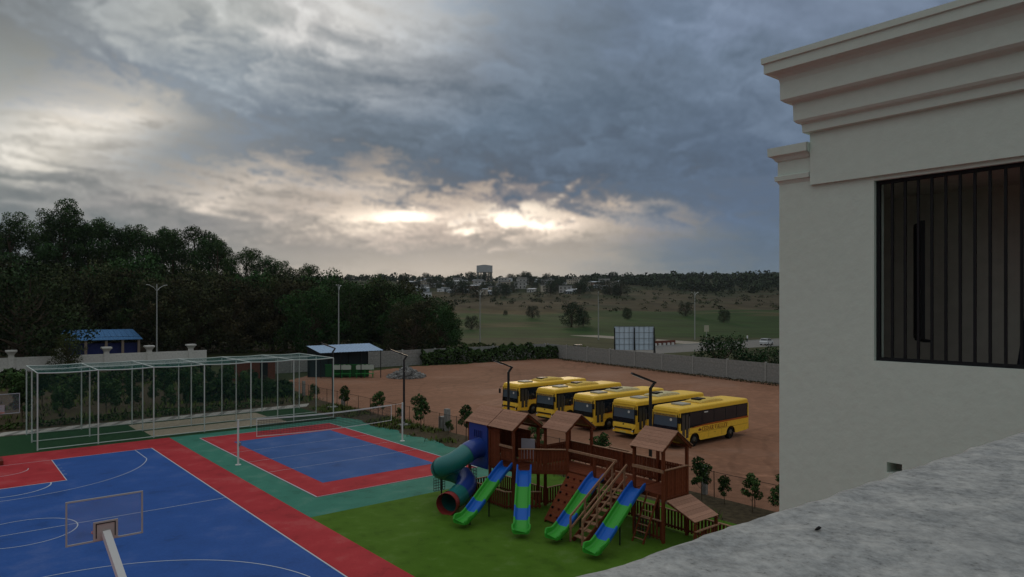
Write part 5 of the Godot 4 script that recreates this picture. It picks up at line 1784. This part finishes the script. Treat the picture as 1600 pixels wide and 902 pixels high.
	b = Mesher.new(); b.beam(Vector3(0.2, 4.98, 0.14), Vector3(-0.85, 5.45, -0.42), 0.2, 0.09); var hd := part("lamp_head", b, M.black_pole, lp)
	b = Mesher.new(); b.beam(Vector3(-0.35, 5.155, -0.13), Vector3(-0.8, 5.36, -0.38), 0.14, 0.02); part("lens", b, M.lamp_glass, hd)
	for q in [[25.8, -43.1, "behind the right volleyball post"], [25.8, -31.3, "between the first two playhouse roofs and the farthest buses"], [25.8, -20.8, "before the nearest bus, behind the near play tower"]]:
		copy(lp, "lamp_post", "black lamp post " + q[2], Vector3(q[0], 0, q[1]))
	# shelter with a sheet roof, benches under it
	var sh := thing("shelter", "open shelter with pale blue corrugated sheet roof at the far edge of the yard", "shelter", Vector3(38.8, 0, -76.6), 0.0)
	b = Mesher.new()
	var rx := Vector3(6.1, 0.3, 4.3); var ry := Vector3(0.7, -0.78, 2.3)
	var o0 := Vector3(-4.6, 3.75, -3.2)
	var cor := 44
	for k in cor:
		var u0 := float(k) / cor; var u1 := float(k + 1) / cor
		var d0 := 0.03 if k % 2 == 0 else 0.0
		var d1 := 0.0 if k % 2 == 0 else 0.03
		b.quad(o0 + rx * u0 + ry + Vector3.UP * d0, o0 + rx * u1 + ry + Vector3.UP * d1, o0 + rx * u1 + Vector3.UP * d1, o0 + rx * u0 + Vector3.UP * d0)
	part("roof", b, M.blue_sheet, sh)
	for u in [0.03, 0.34, 0.66, 0.97]:
		for w in [0.06, 0.94]:
			var p: Vector3 = o0 + rx * u + ry * w
			b = Mesher.new(); b.cyl(Vector3(p.x, 0, p.z), Vector3(p.x, p.y - 0.01, p.z), 0.05, 0.05, 6); part("post", b, M.iron, sh)
	b = Mesher.new()
	b.quad(Vector3(o0.x, 0, o0.z) + Vector3(rx.x, 0, rx.z) * 0.02, Vector3(o0.x, 0, o0.z) + Vector3(rx.x, 0, rx.z) * 0.98, o0 + rx * 0.98 - Vector3.UP * 0.1, o0 + rx * 0.02 - Vector3.UP * 0.1)
	part("back_sheet", b, mat(0.03, 0.04, 0.045, 0.8), sh)
	var face := atan2(-rx.z, rx.x)
	for k in 2:
		var bn := thing("bench", ["left", "right"][k] + " green bench with pale scalloped back under the sheet roof shelter", "bench", Vector3(38.8, 0, -76.6) + o0 * Vector3(1, 0, 1) + rx * Vector3(1, 0, 1) * (0.44 + 0.36 * k) + Vector3(0.4, 0, 1.4), face, "benches under the shelter")
		b = Mesher.new()
		var poly := PackedVector2Array([Vector2(-1.05, 0.95), Vector2(1.05, 0.95)])
		for q in 15: poly.append(Vector2(1.05 - 2.1 * q / 14.0, 1.42 + 0.09 * absf(sin(q * PI / 3.5)) + 0.06 * cos((q - 7) * 0.22)))
		b.prism(poly, -0.03, 0.03)
		part("backrest", b, mat(0.42, 0.47, 0.42, 0.7), bn)
		b = Mesher.new(); b.span(Vector3(-1.1, 0.46, 0.03), Vector3(1.1, 0.52, 0.5)); part("seat", b, M.green_paint, bn)
		for x in [-0.95, 0.0, 0.95]:
			b = Mesher.new(); b.span(Vector3(x - 0.04, 0, -0.04), Vector3(x + 0.04, 1.0, 0.04)); b.span(Vector3(x - 0.03, 0, 0.4), Vector3(x + 0.03, 0.46, 0.46)); part("leg", b, M.green_paint, bn)
	var gp := thing("green_screen", "green painted screen standing behind the benches of the shelter", "screen", Vector3(38.8, 0, -76.6) + o0 * Vector3(1, 0, 1) + rx * Vector3(1, 0, 1) * 0.6 + Vector3(0.1, 0, 0.7), face)
	for k in 5:
		b = Mesher.new(); b.span(Vector3(-2.6 + k * 1.04, 0.1, -0.02), Vector3(-1.6 + k * 1.04, 1.5, 0.02)); part("panel", b, mat(0.025, 0.10, 0.035, 0.6), gp)
	b = Mesher.new(); b.span(Vector3(-2.65, 1.5, -0.03), Vector3(2.65, 1.56, 0.03)); part("rail", b, M.green_paint, gp)
	# rubble heap
	var rb := thing("rubble_heap", "heap of grey broken stone on the red earth yard", "rubble", Vector3(43.4, 0, -72.0))
	var stones := []
	for k in 7:
		b = Mesher.new()
		var pts := []
		for q in 8:
			var c := Vector3(1 if q & 1 else -1, 1 if q & 2 else -1, 1 if q & 4 else -1)
			pts.append(c * Vector3(rng.randf_range(0.6, 1), rng.randf_range(0.4, 0.8), rng.randf_range(0.6, 1)) * 0.19)
		b.quad(pts[4], pts[5], pts[7], pts[6]); b.quad(pts[1], pts[0], pts[2], pts[3]); b.quad(pts[5], pts[1], pts[3], pts[7]); b.quad(pts[0], pts[4], pts[6], pts[2]); b.quad(pts[6], pts[7], pts[3], pts[2]); b.quad(pts[0], pts[1], pts[5], pts[4])
		stones.append(b.mesh(M.stone[k % 3]))
	b = Mesher.new()
	b.tube([Vector3(0, 0, 0), Vector3(0, 0.4, 0), Vector3(0, 0.8, 0), Vector3(0.1, 1.0, 0)], [1.95, 1.25, 0.55, 0.1], 14)
	part("core", b, M.stone[2], rb)
	for k in 240:
		var a := rng.randf() * TAU
		var rr := 2.35 * sqrt(rng.randf())
		var y := maxf(0.0, 1.22 * (1.0 - rr / 2.1)) + 0.08
		place("stone", stones[rng.randi() % 7], rb, Transform3D(Basis.from_euler(Vector3(rng.randf() * TAU, rng.randf() * TAU, rng.randf() * TAU)).scaled(Vector3.ONE * rng.randf_range(0.6, 1.35)), Vector3(cos(a) * rr, y, sin(a) * rr)))
	# blue roofed hut behind the garden wall
	var hut := thing("blue_hut", "dark blue hut with blue tiled roof behind the white garden wall", "hut", sv(117, -68.2), -0.1)
	hut.scale = Vector3.ONE * 0.86
	b = Mesher.new(); b.span(Vector3(-7.5, 0, -3), Vector3(5.2, 2.6, 0.6)); part("wall", b, M.hut_wall, hut)
	b = Mesher.new()
	b.quad(Vector3(-8, 3.35, 1.9), Vector3(5.7, 3.35, 1.9), Vector3(5.3, 3.9, 1.2), Vector3(-8, 3.9, 1.2))
	b.quad(Vector3(-8, 3.95, 1.1), Vector3(5.3, 3.95, 1.1), Vector3(4.2, 5.3, -1.4), Vector3(-8, 5.3, -1.4))
	b.quad(Vector3(5.3, 3.95, 1.1), Vector3(5.3, 3.95, -3.9), Vector3(4.2, 5.3, -1.4), Vector3(4.2, 5.3, -1.41))
	b.quad(Vector3(5.3, 3.95, -3.9), Vector3(-8, 3.95, -3.9), Vector3(-8, 5.3, -1.42), Vector3(4.2, 5.3, -1.42))
	var hr := part("roof", b, M.hut_blue, hut)
	for k in 13:
		b = Mesher.new(); b.cyl(Vector3(-7.7 + k, 3.98, 1.1), Vector3(-7.7 + k * 0.93, 5.32, -1.4), 0.06, 0.06, 5); part("tile_ridge", b, M.hut_blue, hr)
	for x in [-4.0, -0.6, 2.2, 5.0]:
		b = Mesher.new(); b.span(Vector3(x - 0.22, 0, 1.2), Vector3(x + 0.22, 3.4, 1.6)); part("pillar", b, mat(0.28, 0.22, 0.18, 0.8), hut)
	var rc := thing("red_container", "dark red brick cabin behind the far end of the practice nets", "cabin", Vector3(28.5, 0, -82), 0.0)
	b = Mesher.new(); b.span(Vector3(-2.2, 0, -1.5), Vector3(2.2, 2.3, 1.5)); part("wall", b, M.brick, rc)
	b = Mesher.new(); b.span(Vector3(-2.4, 2.3, -1.7), Vector3(2.4, 2.42, 1.7)); part("roof", b, M.precast, rc)
	b = Mesher.new(); b.span(Vector3(0.4, 0, 1.5), Vector3(1.3, 2.0, 1.53)); part("door", b, M.blackplastic, rc)
	# green covered stack left
	var gt := thing("green_tarpaulin", "bright green covered stack beyond the far basketball hoop", "tarpaulin", Vector3(-3.5, 0, -71.5), 0.0)
	b = Mesher.new()
	var top := []
	for k in 13: top.append(Vector2(3.6 - 7.2 * k / 12.0, 1.25 + 0.14 * absf(sin(k * 1.3))))
	var poly2 := PackedVector2Array([Vector2(-3.7, 0.55), Vector2(3.7, 0.55)])
	for q in top: poly2.append(q)
	b.prism(poly2, -0.8, 0.8)
	part("cover", b, mat(0.035, 0.30, 0.07, 0.6), gt)
	b = Mesher.new(); b.span(Vector3(-3.4, 0, -0.7), Vector3(3.4, 0.55, 0.7)); part("stack", b, M.soil, gt)
	# vehicles and a walker on the road
	car("parked_car", "white hatchback on the road at the white building's edge", sv(152, 56), 0.2, mat(0.55, 0.56, 0.57, 0.3))
	car("parked_car", "dark grey car behind the yard wall left of the billboard", sv(128, 12.2), 0.9, mat(0.10, 0.105, 0.11, 0.5))
	walker("person", "small distant person in white walking at the roadside", sv(165, 56.2), 0.4)

func hoop(at: Vector3, w: float, label: String, s: float):
	# s = +1: the arm comes from +z behind the board
	var h := thing("basketball_hoop", label, "hoop", at + Vector3(0, 0, s * 1.9), 0.0, "basketball hoops")
	var o := Vector3(0, 0, -s * 1.9)
	var b := Mesher.new()
	var hw := w * 0.5
	for x in [-hw, hw]: b.box(o + Vector3(x, 3.46, 0), Vector3(0.035, 0.985, 0.04))
	for y in [2.95, 3.97]: b.box(o + Vector3(0, y, 0), Vector3(w + 0.035, 0.035, 0.04))
	var bd := part("backboard", b, mat(0.36, 0.37, 0.38, 0.6), h)
	b = Mesher.new()
	b.box(o + Vector3(0, 3.46, 0), Vector3(w - 0.05, 0.97, 0.012))
	var ac := mat(0.45, 0.46, 0.48, 0.6)
	ac.transparency = BaseMaterial3D.TRANSPARENCY_ALPHA
	ac.albedo_color.a = 0.07
	part("pane", b, ac, bd)
	b = Mesher.new()
	b.box(o + Vector3(0, 3.18, s * 0.035), Vector3(0.52, 0.46, 0.03))
	part("mounting_plate", b, mat(0.40, 0.37, 0.36, 0.6), bd)
	b = Mesher.new()
	for q in [[-0.2, 0, 0.02, 0.34], [0.2, 0, 0.02, 0.34]]: b.box(o + Vector3(q[0], 3.19, s * 0.055), Vector3(q[2], q[3], 0.012))
	b.box(o + Vector3(0, 3.36, s * 0.055), Vector3(0.42, 0.02, 0.012))
	part("target_frame", b, M.blackplastic, bd)
	b = Mesher.new()
	var ring := []
	var rr := []
	for k in 25:
		var a := TAU * k / 24
		ring.append(o + Vector3(cos(a) * 0.23, 3.05, -s * 0.38 + sin(a) * 0.23)); rr.append(0.012)
	b.tube(ring, rr, 6, false)
	b.beam(o + Vector3(0, 3.05, -s * 0.02), o + Vector3(0, 3.05, -s * 0.15), 0.12, 0.03)
	part("rim", b, mat(0.45, 0.10, 0.03, 0.5), h)
	b = Mesher.new()
	var lean := 0.32 if s > 0 else 0.0
	b.beam(o + Vector3(0, 3.14, s * 0.05), Vector3(lean, 1.55, -s * 0.35), 0.17, 0.13)
	part("arm", b, mat(0.60, 0.61, 0.60, 0.45), h)
	b = Mesher.new()
	b.beam(Vector3(lean, 0.1, s * 0.25), Vector3(lean, 1.75, -s * 0.42), 0.16, 0.16, Vector3.RIGHT)
	part("mast", b, M.pale, h)
	b = Mesher.new()
	b.span(Vector3(lean - 0.3, 0.03, s * 0.1 - 0.6), Vector3(lean + 0.3, 0.24, s * 0.1 + 0.6))
	part("base", b, M.maroon, h)

func car(called: String, label: String, at: Vector3, turn: float, paint: Material):
	var c := thing(called, label, "car", at, turn)
	var b := Mesher.new()
	b.prism(PackedVector2Array([Vector2(-2.1, 0.3), Vector2(2.1, 0.3), Vector2(2.12, 0.7), Vector2(1.9, 0.88), Vector2(1.05, 0.95), Vector2(-1.95, 1.0), Vector2(-2.12, 0.75)]), -0.84, 0.84)
	b.prism(PackedVector2Array([Vector2(0.35, 1.42), Vector2(-1.5, 1.45), Vector2(-1.55, 1.40), Vector2(0.5, 1.37)]), -0.7, 0.7)
	for s in [-1.0, 1.0]:
		for x in [[1.1, 0.45], [-0.35, -0.4], [-1.9, -1.5]]: b.beam(Vector3(x[0], 0.95, s * 0.76), Vector3(x[1], 1.42, s * 0.66), 0.06, 0.05)
	part("body", b, paint, c)
	b = Mesher.new()
	b.prism(PackedVector2Array([Vector2(1.08, 0.94), Vector2(0.42, 1.39), Vector2(-1.46, 1.41), Vector2(-1.88, 0.98)]), -0.7, 0.7)
	part("windows", b, M.glass, c)
	for x in [-1.3, 1.3]:
		for s in [-1.0, 1.0]:
			b = Mesher.new(); b.tube([Vector3(x, 0.31, s * 0.62), Vector3(x, 0.31, s * 0.86)], [0.31, 0.31], 16)
			var w := part("wheel", b, M.rubber, c)
			b = Mesher.new(); b.tube([Vector3(x, 0.31, s * 0.86), Vector3(x, 0.31, s * 0.875)], [0.18, 0.14], 12); part("rim", b, M.steel, w)
	for s in [-1.0, 1.0]:
		b = Mesher.new(); b.box(Vector3(2.1, 0.66, s * 0.62), Vector3(0.06, 0.14, 0.3)); part("headlight", b, M.lamp_glass, c)

func walker(called: String, label: String, at: Vector3, turn: float):
	var p := thing(called, label, "person", at, turn)
	# smooth union of tapered bones, meshed as surface nets
	var bones := [[Vector3(0, 0.95, 0), Vector3(0, 1.40, 0.01), 0.15, 0.17], [Vector3(0, 1.40, 0), Vector3(0, 1.55, 0.02), 0.07, 0.06], [Vector3(0, 1.60, 0.02), Vector3(0, 1.70, 0.02), 0.085, 0.095], [Vector3(-0.09, 0.95, 0), Vector3(-0.10, 0.50, 0.10), 0.10, 0.065], [Vector3(-0.10, 0.50, 0.10), Vector3(-0.10, 0.09, 0.02), 0.065, 0.045], [Vector3(-0.10, 0.06, 0), Vector3(-0.10, 0.04, 0.16), 0.045, 0.035], [Vector3(0.09, 0.95, 0), Vector3(0.10, 0.50, -0.06), 0.10, 0.065], [Vector3(0.10, 0.50, -0.06), Vector3(0.10, 0.09, -0.22), 0.065, 0.045], [Vector3(0.10, 0.06, -0.22), Vector3(0.10, 0.04, -0.06), 0.045, 0.035], [Vector3(-0.19, 1.37, 0), Vector3(-0.25, 1.08, -0.06), 0.06, 0.045], [Vector3(-0.25, 1.08, -0.06), Vector3(-0.24, 0.82, 0.04), 0.045, 0.034], [Vector3(0.19, 1.37, 0), Vector3(0.25, 1.08, 0.02), 0.06, 0.045], [Vector3(0.25, 1.08, 0.02), Vector3(0.24, 0.84, 0.14), 0.045, 0.034]]
	var cell := 0.04
	var lo := Vector3(-0.40, -0.02, -0.36)
	var nx := 20; var ny := 46; var nzz := 18
	var f := PackedFloat32Array(); f.resize(nx * ny * nzz)
	for k in nzz:
		for j in ny:
			for i in nx:
				var q := lo + Vector3(i, j, k) * cell
				var acc := 0.0
				for e in bones:
					var ab: Vector3 = e[1] - e[0]
					var t := clampf((q - e[0]).dot(ab) / ab.length_squared(), 0, 1)
					var d: float = q.distance_to(e[0] + ab * t) - lerpf(e[2], e[3], t)
					acc += exp(-d * 45.0)
				f[(k * ny + j) * nx + i] = -log(acc) / 45.0
	var b := Mesher.new()
	var ids := {}
	var at_f := func(i, j, k): return f[(k * ny + j) * nx + i]
	for k in nzz - 1:
		for j in ny - 1:
			for i in nx - 1:
				var sum := Vector3.ZERO
				var cnt := 0
				for e in [[0,0,0,1,0,0],[0,1,0,1,1,0],[0,0,1,1,0,1],[0,1,1,1,1,1],[0,0,0,0,1,0],[1,0,0,1,1,0],[0,0,1,0,1,1],[1,0,1,1,1,1],[0,0,0,0,0,1],[1,0,0,1,0,1],[0,1,0,0,1,1],[1,1,0,1,1,1]]:
					var fa: float = at_f.call(i + e[0], j + e[1], k + e[2])
					var fb: float = at_f.call(i + e[3], j + e[4], k + e[5])
					if (fa < 0) != (fb < 0):
						sum += Vector3(i + e[0], j + e[1], k + e[2]).lerp(Vector3(i + e[3], j + e[4], k + e[5]), fa / (fa - fb))
						cnt += 1
				if cnt > 0:
					var g := Vector3(at_f.call(i + 1, j, k) - at_f.call(i, j, k), at_f.call(i, j + 1, k) - at_f.call(i, j, k), at_f.call(i, j, k + 1) - at_f.call(i, j, k)).normalized()
					var pos := lo + sum / cnt * cell
					b.col = Color(0.08, 0.09, 0.12) if pos.y < 0.80 else (Color(0.68, 0.69, 0.70) if pos.y < 1.50 else (Color(0.20, 0.11, 0.07) if pos.y < 1.68 else Color(0.015, 0.012, 0.01)))
					ids[Vector3i(i, j, k)] = b.vert(pos, g)
	for k in range(1, nzz - 1):
		for j in range(1, ny - 1):
			for i in range(1, nx - 1):
				var f0: float = at_f.call(i, j, k)
				for ax in 3:
					var f1: float = at_f.call(i + int(ax == 0), j + int(ax == 1), k + int(ax == 2))
					if (f0 < 0) == (f1 < 0): continue
					var u := Vector3i(0, 1, 0) if ax == 0 else (Vector3i(0, 0, 1) if ax == 1 else Vector3i(1, 0, 0))
					var w := Vector3i(0, 0, 1) if ax == 0 else (Vector3i(1, 0, 0) if ax == 1 else Vector3i(0, 1, 0))
					var c := Vector3i(i, j, k)
					var q := [c - u - w, c - w, c, c - u]
					if f0 > 0: q.reverse()
					if ids.has(q[0]) and ids.has(q[1]) and ids.has(q[2]) and ids.has(q[3]):
						b.ix.append_array(PackedInt32Array([ids[q[0]], ids[q[2]], ids[q[1]], ids[q[0]], ids[q[3]], ids[q[2]]]))
	var skin := leafy(0.0)
	part("body", b, skin, p)
